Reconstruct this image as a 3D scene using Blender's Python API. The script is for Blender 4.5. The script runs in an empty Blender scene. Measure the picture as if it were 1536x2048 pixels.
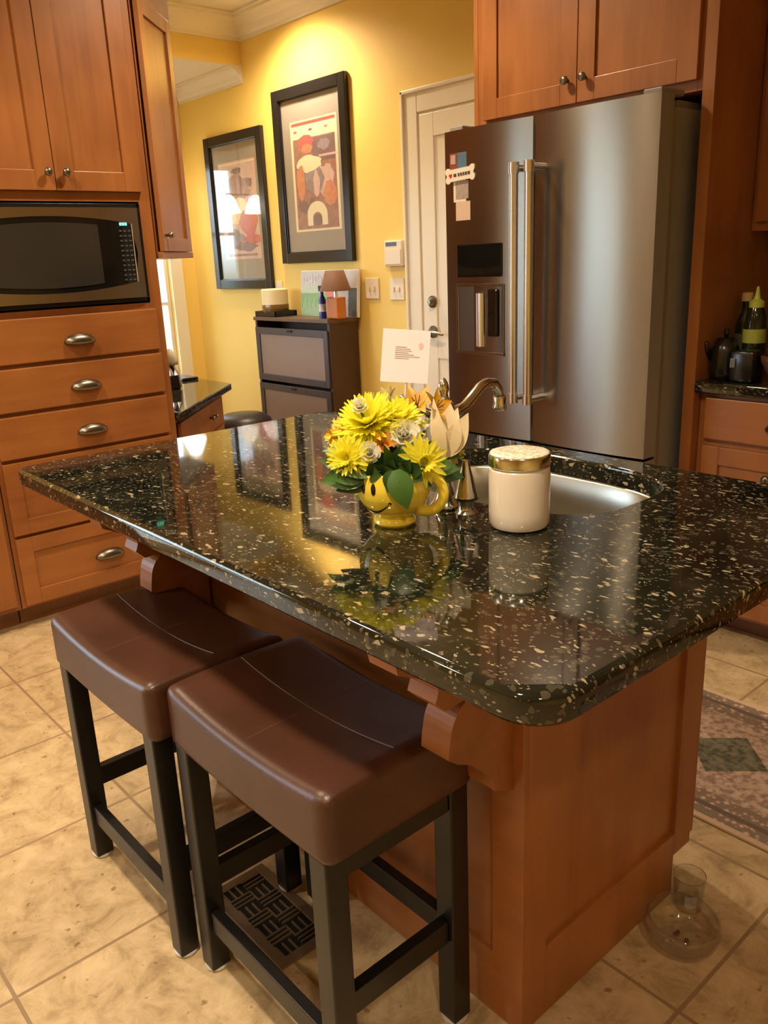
import bpy, bmesh, math, random
from mathutils import Vector, Matrix
C = bpy.context.scene
COL = C.collection
rnd = random.Random(7)
PI = math.pi

# ---------------------------------------------------------------- camera
cam_d = bpy.data.cameras.new('camera'); cam = bpy.data.objects.new('camera', cam_d); COL.objects.link(cam)
F_PX = 1668.47
cam_d.sensor_fit = 'VERTICAL'; cam_d.sensor_height = 24.0; cam_d.sensor_width = 18.0
cam_d.lens = F_PX / 2048 * 24.0
cam_d.clip_start = 0.05
yaw, pitch, roll = math.radians(49.26488), math.radians(16.96023), math.radians(-2.46742)
fw = Vector((-math.sin(yaw)*math.cos(pitch), math.cos(yaw)*math.cos(pitch), -math.sin(pitch)))
rt = Vector((math.cos(yaw), math.sin(yaw), 0)); upv = rt.cross(fw)
rt2 = rt*math.cos(roll) + upv*math.sin(roll); up2 = -rt*math.sin(roll) + upv*math.cos(roll)
M = Matrix((rt2, up2, -fw)).transposed().to_4x4(); M.translation = Vector((0, 0, 1.366))
cam.matrix_world = M
C.camera = cam

# ---------------------------------------------------------------- view, world, lights
C.view_settings.view_transform = 'Standard'; C.view_settings.look = 'None'
C.view_settings.gamma = 1.0; C.view_settings.use_curve_mapping = False
C.view_settings.exposure = 0.6
W = bpy.data.worlds.new('world'); C.world = W; W.use_nodes = True
W.node_tree.nodes['Background'].inputs[0].default_value = (0.62, 0.82, 1.0, 1)
W.node_tree.nodes['Background'].inputs[1].default_value = 6.5
_tc = W.node_tree.nodes.new('ShaderNodeTexCoord'); _sp = W.node_tree.nodes.new('ShaderNodeSeparateXYZ'); _rp = W.node_tree.nodes.new('ShaderNodeValToRGB')
_rp.color_ramp.elements[0].position = .49; _rp.color_ramp.elements[0].color = (.12, .14, .10, 1)
_rp.color_ramp.elements[1].position = .52; _rp.color_ramp.elements[1].color = (.70, .87, 1.0, 1)
_mr = W.node_tree.nodes.new('ShaderNodeMapRange'); _mr.inputs[1].default_value = -1
W.node_tree.links.new(_tc.outputs['Generated'], _sp.inputs[0]); W.node_tree.links.new(_sp.outputs[2], _mr.inputs[0])
W.node_tree.links.new(_mr.outputs[0], _rp.inputs[0]); W.node_tree.links.new(_rp.outputs[0], W.node_tree.nodes['Background'].inputs[0])
CAN_POWER = 62; CAN_COLOR = (1.0, 0.80, 0.55)
CANS = [(-4.35, 2.92, 1.6), (-2.55, 1.95, 1.3), (-2.6, 0.25, 1.3), (-0.8, 0.15, 1.9), (-2.6, -1.5, 1.2), (-0.6, -1.6, .4), (0.9, -0.4, .95)]
CEIL = 2.85

def portal(loc, rot, sx, sy):
    l = bpy.data.lights.new('window_portal', 'AREA'); l.shape = 'RECTANGLE'; l.size = sx; l.size_y = sy
    l.cycles.is_portal = True
    o = bpy.data.objects.new('window_portal', l); o.location = loc; o.rotation_euler = rot; COL.objects.link(o)
portal((-5.97, 2.96, 1.1), (0, -PI/2, 0), 1.9, .24)
portal((-5.02, 1.50, 1.375), (PI/2, 0, 0), 1.65, 1.15)
portal((-3.97, -1.165, 1.12), (0, -PI/2, 0), 2.05, 1.57)

# ---------------------------------------------------------------- materials
MATS = {}
def newmat(name):
    m = bpy.data.materials.new(name); m.use_nodes = True
    nt = m.node_tree; b = nt.nodes['Principled BSDF']
    return m, nt, b
def s2l(c):
    return tuple(((x/255)/12.92 if x/255 <= .04045 else ((x/255+.055)/1.055)**2.4) for x in c) + (1,)
def plain(name, col, rough=.5, metal=0, coat=0, emit=0, ecol=None, spec=None, noise=0, nscale=20, srgb=False, trans=0, ior=None, bump=0):
    if name in MATS: return MATS[name]
    m, nt, b = newmat(name)
    col = s2l(col) if srgb else tuple(col) + (1,)
    b.inputs['Base Color'].default_value = col
    b.inputs['Roughness'].default_value = rough; b.inputs['Metallic'].default_value = metal
    b.inputs['Coat Weight'].default_value = coat
    b.inputs['Transmission Weight'].default_value = trans
    if ior: b.inputs['IOR'].default_value = ior
    if spec is not None: b.inputs['Specular IOR Level'].default_value = spec
    if emit:
        b.inputs['Emission Color'].default_value = tuple(ecol or col[:3]) + (1,)
        b.inputs['Emission Strength'].default_value = emit
    tc = nt.nodes.new('ShaderNodeTexCoord')
    n = nt.nodes.new('ShaderNodeTexNoise'); n.inputs['Scale'].default_value = nscale; n.inputs['Detail'].default_value = 4
    nt.links.new(tc.outputs['Object'], n.inputs['Vector'])
    mx = nt.nodes.new('ShaderNodeMix'); mx.data_type = 'RGBA'; mx.blend_type = 'MULTIPLY'
    mx.inputs[6].default_value = col
    cr = nt.nodes.new('ShaderNodeMapRange'); cr.inputs[3].default_value = 1 - noise; cr.inputs[4].default_value = 1 + noise*.4
    nt.links.new(n.outputs[0], cr.inputs[0])
    mx.inputs[0].default_value = 1
    nt.links.new(cr.outputs[0], mx.inputs[7])
    nt.links.new(mx.outputs[2], b.inputs['Base Color'])
    if bump:
        bp = nt.nodes.new('ShaderNodeBump'); bp.inputs['Strength'].default_value = bump; bp.inputs['Distance'].default_value = .004
        nt.links.new(n.outputs[0], bp.inputs['Height']); nt.links.new(bp.outputs[0], b.inputs['Normal'])
    MATS[name] = m
    return m
def ramp(nt, fac, stops):
    r = nt.nodes.new('ShaderNodeValToRGB')
    e = r.color_ramp.elements
    e[0].position, e[0].color = stops[0][0], stops[0][1]
    e[1].position, e[1].color = stops[-1][0], stops[-1][1]
    for p, c in stops[1:-1]:
        k = e.new(p); k.color = c
    nt.links.new(fac, r.inputs[0])
    return r.outputs[0]
def wood(name, scale, dark=1.0):
    m, nt, b = newmat(name)
    tc = nt.nodes.new('ShaderNodeTexCoord'); mp = nt.nodes.new('ShaderNodeMapping')
    mp.inputs['Scale'].default_value = scale
    nt.links.new(tc.outputs['Object'], mp.inputs[0])
    n = nt.nodes.new('ShaderNodeTexNoise'); n.inputs['Scale'].default_value = 2.2; n.inputs['Detail'].default_value = 9; n.inputs['Roughness'].default_value = .62
    n.inputs['Distortion'].default_value = .6
    nt.links.new(mp.outputs[0], n.inputs['Vector'])
    n2 = nt.nodes.new('ShaderNodeTexNoise'); n2.inputs['Scale'].default_value = 3.0; n2.inputs['Detail'].default_value = 2
    nt.links.new(tc.outputs['Object'], n2.inputs['Vector'])
    ad = nt.nodes.new('ShaderNodeMath'); ad.operation = 'MULTIPLY_ADD'; ad.inputs[1].default_value = .45
    nt.links.new(n.outputs[0], ad.inputs[0])
    m2 = nt.nodes.new('ShaderNodeMath'); m2.operation = 'MULTIPLY'; m2.inputs[1].default_value = .55
    nt.links.new(n2.outputs[0], m2.inputs[0]); nt.links.new(m2.outputs[0], ad.inputs[2])
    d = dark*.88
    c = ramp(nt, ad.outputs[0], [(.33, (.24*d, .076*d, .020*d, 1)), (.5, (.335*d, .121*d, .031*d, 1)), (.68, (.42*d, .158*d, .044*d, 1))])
    nt.links.new(c, b.inputs['Base Color'])
    b.inputs['Roughness'].default_value = .38
    b.inputs['Coat Weight'].default_value = .15; b.inputs['Coat Roughness'].default_value = .25
    return m
WV = wood('stained_maple_vertical', (9, 9, .9))
WX = wood('stained_maple_along_x', (.9, 9, 9))
WY = wood('stained_maple_along_y', (9, .9, 9))
WDARK = wood('dark_gap_wood', (9, 9, .9), .25)

def granite():
    m, nt, b = newmat('black_flecked_granite')
    tc = nt.nodes.new('ShaderNodeTexCoord')
    wn = nt.nodes.new('ShaderNodeTexNoise'); wn.inputs['Scale'].default_value = 22; wn.inputs['Detail'].default_value = 3
    nt.links.new(tc.outputs['Object'], wn.inputs['Vector'])
    vm = nt.nodes.new('ShaderNodeVectorMath'); vm.operation = 'SCALE'; vm.inputs[3].default_value = .035
    nt.links.new(wn.outputs['Color'], vm.inputs[0])
    va = nt.nodes.new('ShaderNodeVectorMath'); va.operation = 'ADD'
    nt.links.new(tc.outputs['Object'], va.inputs[0]); nt.links.new(vm.outputs[0], va.inputs[1])
    def flecks(scale, size, prob, sx):
        mp = nt.nodes.new('ShaderNodeMapping'); mp.inputs['Scale'].default_value = (scale*sx, scale, scale)
        mp.inputs['Rotation'].default_value = (0, 0, .6*sx)
        nt.links.new(va.outputs[0], mp.inputs[0])
        v = nt.nodes.new('ShaderNodeTexVoronoi'); v.inputs['Scale'].default_value = 1; v.inputs['Randomness'].default_value = 1
        nt.links.new(mp.outputs[0], v.inputs['Vector'])
        sep = nt.nodes.new('ShaderNodeSeparateColor'); nt.links.new(v.outputs['Color'], sep.inputs[0])
        thr = nt.nodes.new('ShaderNodeMapRange'); thr.inputs[1].default_value = prob; thr.inputs[2].default_value = 1
        thr.inputs[3].default_value = 0; thr.inputs[4].default_value = size
        nt.links.new(sep.outputs[0], thr.inputs[0])
        lt = nt.nodes.new('ShaderNodeMath'); lt.operation = 'LESS_THAN'
        nt.links.new(v.outputs['Distance'], lt.inputs[0]); nt.links.new(thr.outputs[0], lt.inputs[1])
        gt = nt.nodes.new('ShaderNodeMath'); gt.operation = 'MULTIPLY'
        gate = nt.nodes.new('ShaderNodeMath'); gate.operation = 'GREATER_THAN'; gate.inputs[1].default_value = prob
        nt.links.new(sep.outputs[0], gate.inputs[0])
        nt.links.new(lt.outputs[0], gt.inputs[0]); nt.links.new(gate.outputs[0], gt.inputs[1])
        return gt.outputs[0]
    f1 = flecks(150, .62, .88, .45); f2 = flecks(260, .6, .80, .6); f3 = flecks(120, .7, .60, .8)
    cl = nt.nodes.new('ShaderNodeTexNoise'); cl.inputs['Scale'].default_value = 9; cl.inputs['Detail'].default_value = 5
    nt.links.new(tc.outputs['Object'], cl.inputs['Vector'])
    base = ramp(nt, cl.outputs[0], [(.35, (.004, .005, .004, 1)), (.6, (.012, .013, .008, 1)), (.75, (.03, .028, .018, 1))])
    def mix(a, col, f):
        x = nt.nodes.new('ShaderNodeMix'); x.data_type = 'RGBA'; x.inputs[7].default_value = col
        nt.links.new(f, x.inputs[0]); nt.links.new(a, x.inputs[6]); return x.outputs[2]
    o = mix(base, (.05, .045, .03, 1), f3); o = mix(o, (.17, .14, .09, 1), f2); o = mix(o, (.30, .25, .17, 1), f1)
    nt.links.new(o, b.inputs['Base Color'])
    b.inputs['Roughness'].default_value = .045
    b.inputs['IOR'].default_value = 1.6
    return m
GRANITE = granite()

def floor_mat():
    m, nt, b = newmat('travertine_floor_tile')
    tc = nt.nodes.new('ShaderNodeTexCoord'); mp = nt.nodes.new('ShaderNodeMapping')
    P = .452
    mp.inputs['Location'].default_value = (.585 + P*20, -.27 + P*20, 0)
    nt.links.new(tc.outputs['Object'], mp.inputs[0])
    br = nt.nodes.new('ShaderNodeTexBrick'); br.offset = 0; br.squash = 1
    br.inputs['Scale'].default_value = 1; br.inputs['Brick Width'].default_value = P; br.inputs['Row Height'].default_value = P
    br.inputs['Mortar Size'].default_value = .0045; br.inputs['Mortar Smooth'].default_value = .3
    br.inputs['Color1'].default_value = (1, 1, 1, 1); br.inputs['Color2'].default_value = (.86, .86, .86, 1); br.inputs['Mortar'].default_value = (0, 0, 0, 1)
    nt.links.new(mp.outputs[0], br.inputs['Vector'])
    n = nt.nodes.new('ShaderNodeTexNoise'); n.inputs['Scale'].default_value = 11; n.inputs['Detail'].default_value = 10; n.inputs['Roughness'].default_value = .72
    n.inputs['Distortion'].default_value = .5
    nt.links.new(tc.outputs['Object'], n.inputs['Vector'])
    c = ramp(nt, n.outputs[0], [(.34, (.33, .228, .118, 1)), (.5, (.52, .385, .215, 1)), (.64, (.64, .49, .295, 1))])
    v = nt.nodes.new('ShaderNodeTexNoise'); v.inputs['Scale'].default_value = 38; v.inputs['Detail'].default_value = 2
    nt.links.new(tc.outputs['Object'], v.inputs['Vector'])
    pit = ramp(nt, v.outputs[0], [(.27, (.55, .45, .35, 1)), (.33, (1, 1, 1, 1))])
    mm = nt.nodes.new('ShaderNodeMix'); mm.data_type = 'RGBA'; mm.blend_type = 'MULTIPLY'; mm.inputs[0].default_value = 1
    nt.links.new(c, mm.inputs[6]); nt.links.new(pit, mm.inputs[7])
    m2 = nt.nodes.new('ShaderNodeMix'); m2.data_type = 'RGBA'; m2.blend_type = 'MULTIPLY'; m2.inputs[0].default_value = .35
    nt.links.new(mm.outputs[2], m2.inputs[6]); nt.links.new(br.outputs[0], m2.inputs[7])
    m3 = nt.nodes.new('ShaderNodeMix'); m3.data_type = 'RGBA'; m3.inputs[7].default_value = (.30, .20, .11, 1)
    nt.links.new(br.outputs['Fac'], m3.inputs[0]); nt.links.new(m2.outputs[2], m3.inputs[6])
    nt.links.new(m3.outputs[2], b.inputs['Base Color'])
    b.inputs['Roughness'].default_value = .42
    bp = nt.nodes.new('ShaderNodeBump'); bp.inputs['Strength'].default_value = .4; bp.inputs['Distance'].default_value = .003; bp.invert = True
    nt.links.new(br.outputs['Fac'], bp.inputs['Height']); nt.links.new(bp.outputs[0], b.inputs['Normal'])
    return m
FLOOR = floor_mat()

def steel(name, col, rough, axis_scale, aniso=None):
    m, nt, b = newmat(name)
    tc = nt.nodes.new('ShaderNodeTexCoord'); mp = nt.nodes.new('ShaderNodeMapping'); mp.inputs['Scale'].default_value = axis_scale
    nt.links.new(tc.outputs['Object'], mp.inputs[0])
    n = nt.nodes.new('ShaderNodeTexNoise'); n.inputs['Scale'].default_value = 60; n.inputs['Detail'].default_value = 3
    nt.links.new(mp.outputs[0], n.inputs['Vector'])
    b.inputs['Base Color'].default_value = col + (1,)
    b.inputs['Metallic'].default_value = 1
    r = nt.nodes.new('ShaderNodeMapRange'); r.inputs[3].default_value = rough*.97; r.inputs[4].default_value = rough*1.03
    nt.links.new(n.outputs[0], r.inputs[0]); nt.links.new(r.outputs[0], b.inputs['Roughness'])
    if aniso is not None:
        b.inputs['Anisotropic'].default_value = .85; b.inputs['Anisotropic Rotation'].default_value = aniso
        tg = nt.nodes.new('ShaderNodeTangent'); tg.direction_type = 'RADIAL'; tg.axis = 'Z'; nt.links.new(tg.outputs[0], b.inputs['Tangent'])
    return m
STEEL = steel('brushed_stainless', (.27, .25, .22), .27, (1, 1, 12), 0.25)
STEELM = steel('microwave_stainless', (.46, .42, .36), .26, (1, 12, 1))
SINK = plain('sink_stainless', (.50, .49, .43), .30, 1, noise=.04)
CHROME = plain('brushed_nickel', (.66, .65, .63), .17, 1, noise=.05)
BRIGHT = plain('polished_steel', (.78, .80, .84), .26, 1, noise=.05)
KNOB = plain('aged_pewter', (.24, .22, .18), .30, 1, noise=.15)
YELLOW = plain('yellow_wall_paint', (.80, .56, .14), .6, noise=.03, nscale=3)
WHITE = plain('cream_trim_paint', (.74, .66, .52), .42, noise=.03, nscale=5)
CEILM = plain('ceiling_paint', (.74, .66, .54), .7, noise=.03, nscale=3)
BLACKP = plain('black_plastic', (.008, .008, .008), .25, noise=.1)
BLACKG = plain('black_glass', (.006, .006, .006), .06, noise=.1)
MWGLASS = plain('microwave_window_glass', (.03, .028, .025), .09, noise=.15)
FRAMEM = plain('black_frame_lacquer', (.014, .012, .012), .22, noise=.1)
ESPRESSO = plain('black_brown_stool_wood', (.006, .0055, .0045), .34, noise=.3, nscale=30)
SHOEWOOD = plain('dark_walnut_board', (.060, .026, .012), .45, noise=.35, nscale=14)
SHOEFRAME = plain('dark_brown_frame', (.055, .040, .040), .4, noise=.2)
SHOEPANEL = plain('taupe_panel', (.26, .17, .12), .5, noise=.1)
GREYMET = plain('grey_painted_metal', (.24, .22, .20), .5, metal=0, noise=.05)
PLATE = plain('almond_plastic', (.74, .62, .46), .4, noise=.02)
DARKMET = plain('oil_rubbed_bronze', (.07, .045, .03), .32, .8, noise=.2)

def glassmat(name, tint=(1, 1, 1), rough=.02, ior=1.45):
    m = bpy.data.materials.new(name); m.use_nodes = True; nt = m.node_tree
    nt.nodes.clear()
    out = nt.nodes.new('ShaderNodeOutputMaterial'); mx = nt.nodes.new('ShaderNodeMixShader')
    t = nt.nodes.new('ShaderNodeBsdfTransparent'); t.inputs[0].default_value = tint + (1,)
    g = nt.nodes.new('ShaderNodeBsdfGlossy'); g.inputs['Roughness'].default_value = rough
    lw = nt.nodes.new('ShaderNodeLayerWeight'); lw.inputs[0].default_value = .5
    pw = nt.nodes.new('ShaderNodeMath'); pw.operation = 'POWER'; pw.inputs[1].default_value = 4; nt.links.new(lw.outputs['Facing'], pw.inputs[0])
    r0 = ((ior-1)/(ior+1))**2
    fr = nt.nodes.new('ShaderNodeMath'); fr.operation = 'MULTIPLY_ADD'; fr.inputs[1].default_value = 1-r0; fr.inputs[2].default_value = r0; nt.links.new(pw.outputs[0], fr.inputs[0])
    n = nt.nodes.new('ShaderNodeTexNoise'); n.inputs['Scale'].default_value = 2
    bp = nt.nodes.new('ShaderNodeBump'); bp.inputs['Strength'].default_value = .01
    nt.links.new(n.outputs[0], bp.inputs['Height']); nt.links.new(bp.outputs[0], g.inputs['Normal'])
    nt.links.new(fr.outputs[0], mx.inputs[0]); nt.links.new(t.outputs[0], mx.inputs[1]); nt.links.new(g.outputs[0], mx.inputs[2])
    nt.links.new(mx.outputs[0], out.inputs[0])
    return m
PANE = glassmat('picture_glass', (1, 1, 1), .02, 1.6)
WPANE = glassmat('window_glass', (1, 1, 1), .01)
CLEAR = glassmat('clear_glass', (.94, .94, .935), .03, 1.75)

def leather():
    m, nt, b = newmat('brown_leather')
    tc = nt.nodes.new('ShaderNodeTexCoord')
    n = nt.nodes.new('ShaderNodeTexNoise'); n.inputs['Scale'].default_value = 5; n.inputs['Detail'].default_value = 5
    nt.links.new(tc.outputs['Object'], n.inputs['Vector'])
    c = ramp(nt, n.outputs[0], [(.3, (.042, .014, .007, 1)), (.7, (.078, .028, .014, 1))])
    nt.links.new(c, b.inputs['Base Color'])
    b.inputs['Roughness'].default_value = .36
    v = nt.nodes.new('ShaderNodeTexVoronoi'); v.inputs['Scale'].default_value = 420
    nt.links.new(tc.outputs['Object'], v.inputs['Vector'])
    bp = nt.nodes.new('ShaderNodeBump'); bp.inputs['Strength'].default_value = .12; bp.inputs['Distance'].default_value = .001
    nt.links.new(v.outputs['Distance'], bp.inputs['Height']); nt.links.new(bp.outputs[0], b.inputs['Normal'])
    return m
LEATHER = leather()

def rugmat():
    m, nt, b = newmat('woven_rug')
    tc = nt.nodes.new('ShaderNodeTexCoord'); sp = nt.nodes.new('ShaderNodeSeparateXYZ'); nt.links.new(tc.outputs['Object'], sp.inputs[0])
    def mth(op, a, bb=None, c=None):
        n = nt.nodes.new('ShaderNodeMath'); n.operation = op
        for i, x in enumerate((a, bb, c)):
            if x is None: continue
            if isinstance(x, (int, float)): n.inputs[i].default_value = x
            else: nt.links.new(x, n.inputs[i])
        return n.outputs[0]
    px = mth('PINGPONG', mth('ADD', sp.outputs[0], 10.04), .17); py = mth('PINGPONG', mth('ADD', sp.outputs[1], 0.0), .22)
    dia = mth('LESS_THAN', mth('ADD', px, py), .115)
    edge = mth('ABSOLUTE', sp.outputs[1])
    n = nt.nodes.new('ShaderNodeTexNoise'); n.inputs['Scale'].default_value = 60; n.inputs['Detail'].default_value = 3
    nt.links.new(tc.outputs['Object'], n.inputs['Vector'])
    v = nt.nodes.new('ShaderNodeTexVoronoi'); v.inputs['Scale'].default_value = 55; v.distance = 'MANHATTAN'
    nt.links.new(tc.outputs['Object'], v.inputs['Vector'])
    fld = ramp(nt, n.outputs[0], [(.35, (.28, .18, .14, 1)), (.5, (.46, .33, .26, 1)), (.65, (.56, .43, .34, 1))])
    bor = ramp(nt, v.outputs['Distance'], [(.2, (.60, .47, .36, 1)), (.45, (.45, .30, .22, 1)), (.7, (.22, .16, .12, 1))])
    grn = ramp(nt, n.outputs[0], [(.38, (.07, .075, .05, 1)), (.6, (.20, .18, .12, 1))])
    def mix(a, bb, f):
        x = nt.nodes.new('ShaderNodeMix'); x.data_type = 'RGBA'
        nt.links.new(f, x.inputs[0]); nt.links.new(a, x.inputs[6])
        if isinstance(bb, tuple): x.inputs[7].default_value = bb
        else: nt.links.new(bb, x.inputs[7])
        return x.outputs[2]
    o = mix(fld, grn, dia)
    inb = mth('GREATER_THAN', edge, .19); o = mix(o, bor, inb)
    st = mth('MULTIPLY', mth('GREATER_THAN', edge, .235), mth('LESS_THAN', edge, .252)); o = mix(o, (.14, .10, .08, 1), st)
    st2 = mth('GREATER_THAN', edge, .285); o = mix(o, (.55, .40, .28, 1), st2)
    nt.links.new(o, b.inputs['Base Color']); b.inputs['Roughness'].default_value = .9
    bp = nt.nodes.new('ShaderNodeBump'); bp.inputs['Strength'].default_value = .5; bp.inputs['Distance'].default_value = .003
    nt.links.new(n.outputs[0], bp.inputs['Height']); nt.links.new(bp.outputs[0], b.inputs['Normal'])
    return m
RUG = rugmat()

# ---------------------------------------------------------------- builders
OFF = {}
def tag(o, label=None, cat=None, group=None, kind=None):
    if label: o['label'] = label
    if cat: o['category'] = cat
    if group: o['group'] = group
    if kind: o['kind'] = kind
    return o
def thing(name, label, cat, loc=(0, 0, 0), rz=0, group=None, world=True):
    o = bpy.data.objects.new(name, None); COL.objects.link(o); o.empty_display_size = .05
    o.location = loc; o.rotation_euler = (0, 0, rz)
    tag(o, label, cat, group)
    OFF[o.name] = Vector(loc) if world else Vector((0, 0, 0))
    return o
def part(name, bm, mats, parent=None, smooth=False, label=None, loc=None):
    bmesh.ops.recalc_face_normals(bm, faces=bm.faces)
    off = OFF.get(parent.name, Vector((0, 0, 0))) if parent else Vector((0, 0, 0))
    if loc is not None: off = Vector(loc)
    if off.length: bmesh.ops.translate(bm, verts=bm.verts, vec=-off)
    me = bpy.data.meshes.new(name); bm.to_mesh(me); bm.free()
    if not isinstance(mats, (list, tuple)): mats = [mats]
    for m in mats: me.materials.append(m)
    if smooth:
        me.polygons.foreach_set('use_smooth', [True]*len(me.polygons))
        if smooth == 'angle':
            me.set_sharp_from_angle(angle=math.radians(35))
            for f in me.polygons:
                if f.area > .0008 and abs(f.normal.z) > .999: f.use_smooth = False
    o = bpy.data.objects.new(name, me); COL.objects.link(o)
    if parent: o.parent = parent
    if loc is not None: o.location = loc
    OFF[o.name] = off
    if label: o['label'] = label
    return o
def struct(name, bm, m, parent=None, smooth=False):
    o = part(name, bm, m, parent, smooth)
    if not parent: o['kind'] = 'structure'
    return o
def NB(): return bmesh.new()
ID = lambda a, b, c: Vector((a, b, c))
def box(bm, lo, hi, bev=0, F=ID, mi=0, seg=2):
    t = bmesh.new()
    vs = [t.verts.new((x, y, z)) for x in (lo[0], hi[0]) for y in (lo[1], hi[1]) for z in (lo[2], hi[2])]
    for f in ((0, 1, 3, 2), (4, 6, 7, 5), (0, 4, 5, 1), (2, 3, 7, 6), (0, 2, 6, 4), (1, 5, 7, 3)):
        t.faces.new([vs[i] for i in f])
    if bev: bmesh.ops.bevel(t, geom=t.edges[:], offset=bev, segments=seg, affect='EDGES', profile=.5)
    merge(bm, t, F, mi)
def merge(bm, t, F=None, mi=None):
    mp = {}
    for v in t.verts:
        mp[v] = bm.verts.new(F(*v.co) if F else v.co)
    for f in t.faces:
        try:
            n = bm.faces.new([mp[v] for v in f.verts]); n.material_index = f.material_index if mi is None else mi
        except ValueError: pass
    t.free()
def tube(bm, pts, r, n=12, cap=True, mi=0):
    pts = [Vector(p) for p in pts]; rs = r if isinstance(r, (list, tuple)) else [r]*len(pts)
    rings = []; prev = None
    for i, p in enumerate(pts):
        d = (pts[min(i+1, len(pts)-1)] - pts[max(i-1, 0)]).normalized()
        if prev is None:
            a = Vector((0, 0, 1)) if abs(d.z) < .9 else Vector((1, 0, 0)); u = d.cross(a).normalized()
        else: u = (prev - d*prev.dot(d)).normalized()
        prev = u; w = d.cross(u)
        rings.append([bm.verts.new(p + (u*math.cos(2*PI*k/n) + w*math.sin(2*PI*k/n))*rs[i]) for k in range(n)])
    for a, b in zip(rings, rings[1:]):
        for k in range(n):
            bm.faces.new((a[k], a[(k+1) % n], b[(k+1) % n], b[k])).material_index = mi
    if cap:
        bm.faces.new(rings[0]).material_index = mi; bm.faces.new(rings[-1]).material_index = mi
def lathe(bm, prof, c=(0, 0, 0), n=40, mi=0, axis='z', closed=False, F=None):
    c = Vector(c); rings = []
    for r, z in prof:
        ring = []
        for k in range(n):
            a = 2*PI*k/n; v = Vector((r*math.cos(a), r*math.sin(a), z))
            if axis == 'x': v = Vector((v.z, v.x, v.y))
            if axis == 'y': v = Vector((v.x, -v.z, v.y))
            v = v + c
            if F: v = F(*v)
            ring.append(bm.verts.new(v))
        rings.append(ring)
    pr = list(zip(rings, rings[1:]))
    for a, b in pr:
        for k in range(n): bm.faces.new((a[k], a[(k+1) % n], b[(k+1) % n], b[k])).material_index = mi
    if not closed:
        if prof[0][0] > 1e-5: bm.faces.new(rings[0]).material_index = mi
        if prof[-1][0] > 1e-5: bm.faces.new(rings[-1]).material_index = mi
    bmesh.ops.remove_doubles(bm, verts=bm.verts, dist=1e-6)
def prism(bm, poly, z0, z1, F=ID, mi=0, bev=0):
    t = bmesh.new()
    a = [t.verts.new((x, y, z0)) for x, y in poly]; b = [t.verts.new((x, y, z1)) for x, y in poly]
    t.faces.new(a); t.faces.new(b)
    n = len(poly)
    for k in range(n): t.faces.new((a[k], a[(k+1) % n], b[(k+1) % n], b[k]))
    if bev:
        es = [e for e in t.edges if abs(e.verts[0].co.z - e.verts[1].co.z) < 1e-7]
        bmesh.ops.bevel(t, geom=es, offset=bev, segments=4, affect='EDGES', profile=.5)
    merge(bm, t, F, mi)
def text(parent, name, s, size, F, mat, depth=.0006):
    cu = bpy.data.curves.new(name, 'FONT'); cu.body = s; cu.size = size; cu.extrude = depth; cu.align_x = 'CENTER'; cu.align_y = 'CENTER'
    ob = bpy.data.objects.new(name, cu); me = bpy.data.meshes.new_from_object(ob)
    bm = NB(); bm.from_mesh(me); bpy.data.objects.remove(ob)
    for v in bm.verts: v.co = F(v.co.x, v.co.y, v.co.z)
    return part(name, bm, mat, parent)

# facing frames: F(a, n, z): a along the face, n outwards
def face_px(X0): return lambda a, n, z: Vector((X0 + n, a, z))        # faces +X, a = Y
def face_my(Y0): return lambda a, n, z: Vector((a, Y0 - n, z))        # faces -Y, a = X
def face_py(Y0): return lambda a, n, z: Vector((a, Y0 + n, z))
def shaker(name, F, a0, a1, z0, z1, mat, parent, th=.02, rail=.062, rec=.009):
    bm = NB(); g = .0015
    a0 += g; a1 -= g; z0 += g; z1 -= g
    box(bm, (a0, 0, z0), (a0+rail, th, z1), .0018, F); box(bm, (a1-rail, 0, z0), (a1, th, z1), .0018, F)
    box(bm, (a0+rail, 0, z0), (a1-rail, th, z0+rail), .0018, F); box(bm, (a0+rail, 0, z1-rail), (a1-rail, th, z1), .0018, F)
    box(bm, (a0+rail-.002, 0, z0+rail-.002), (a1-rail+.002, th-rec, z1-rail+.002), 0, F)
    return part(name, bm, mat, parent)
def slab_front(name, F, a0, a1, z0, z1, mat, parent, th=.02):
    bm = NB(); box(bm, (a0+.0015, 0, z0+.0015), (a1-.0015, th, z1-.0015), .004, F)
    return part(name, bm, mat, parent)
def knob(parent, F, a, z, n0, r=.015):
    bm = NB()
    prof = [(.0, 0), (.006, 0), (.005, .010), (.006, .013), (r*.92, .017), (r, .022), (r*.85, .028), (r*.4, .031), (0, .0315)]
    lathe(bm, [(rr, d) for rr, d in prof], n=20, F=lambda x, y, d: F(a + x, n0 + d, z + y))
    return part('knob', bm, KNOB, parent, smooth=True)
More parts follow.
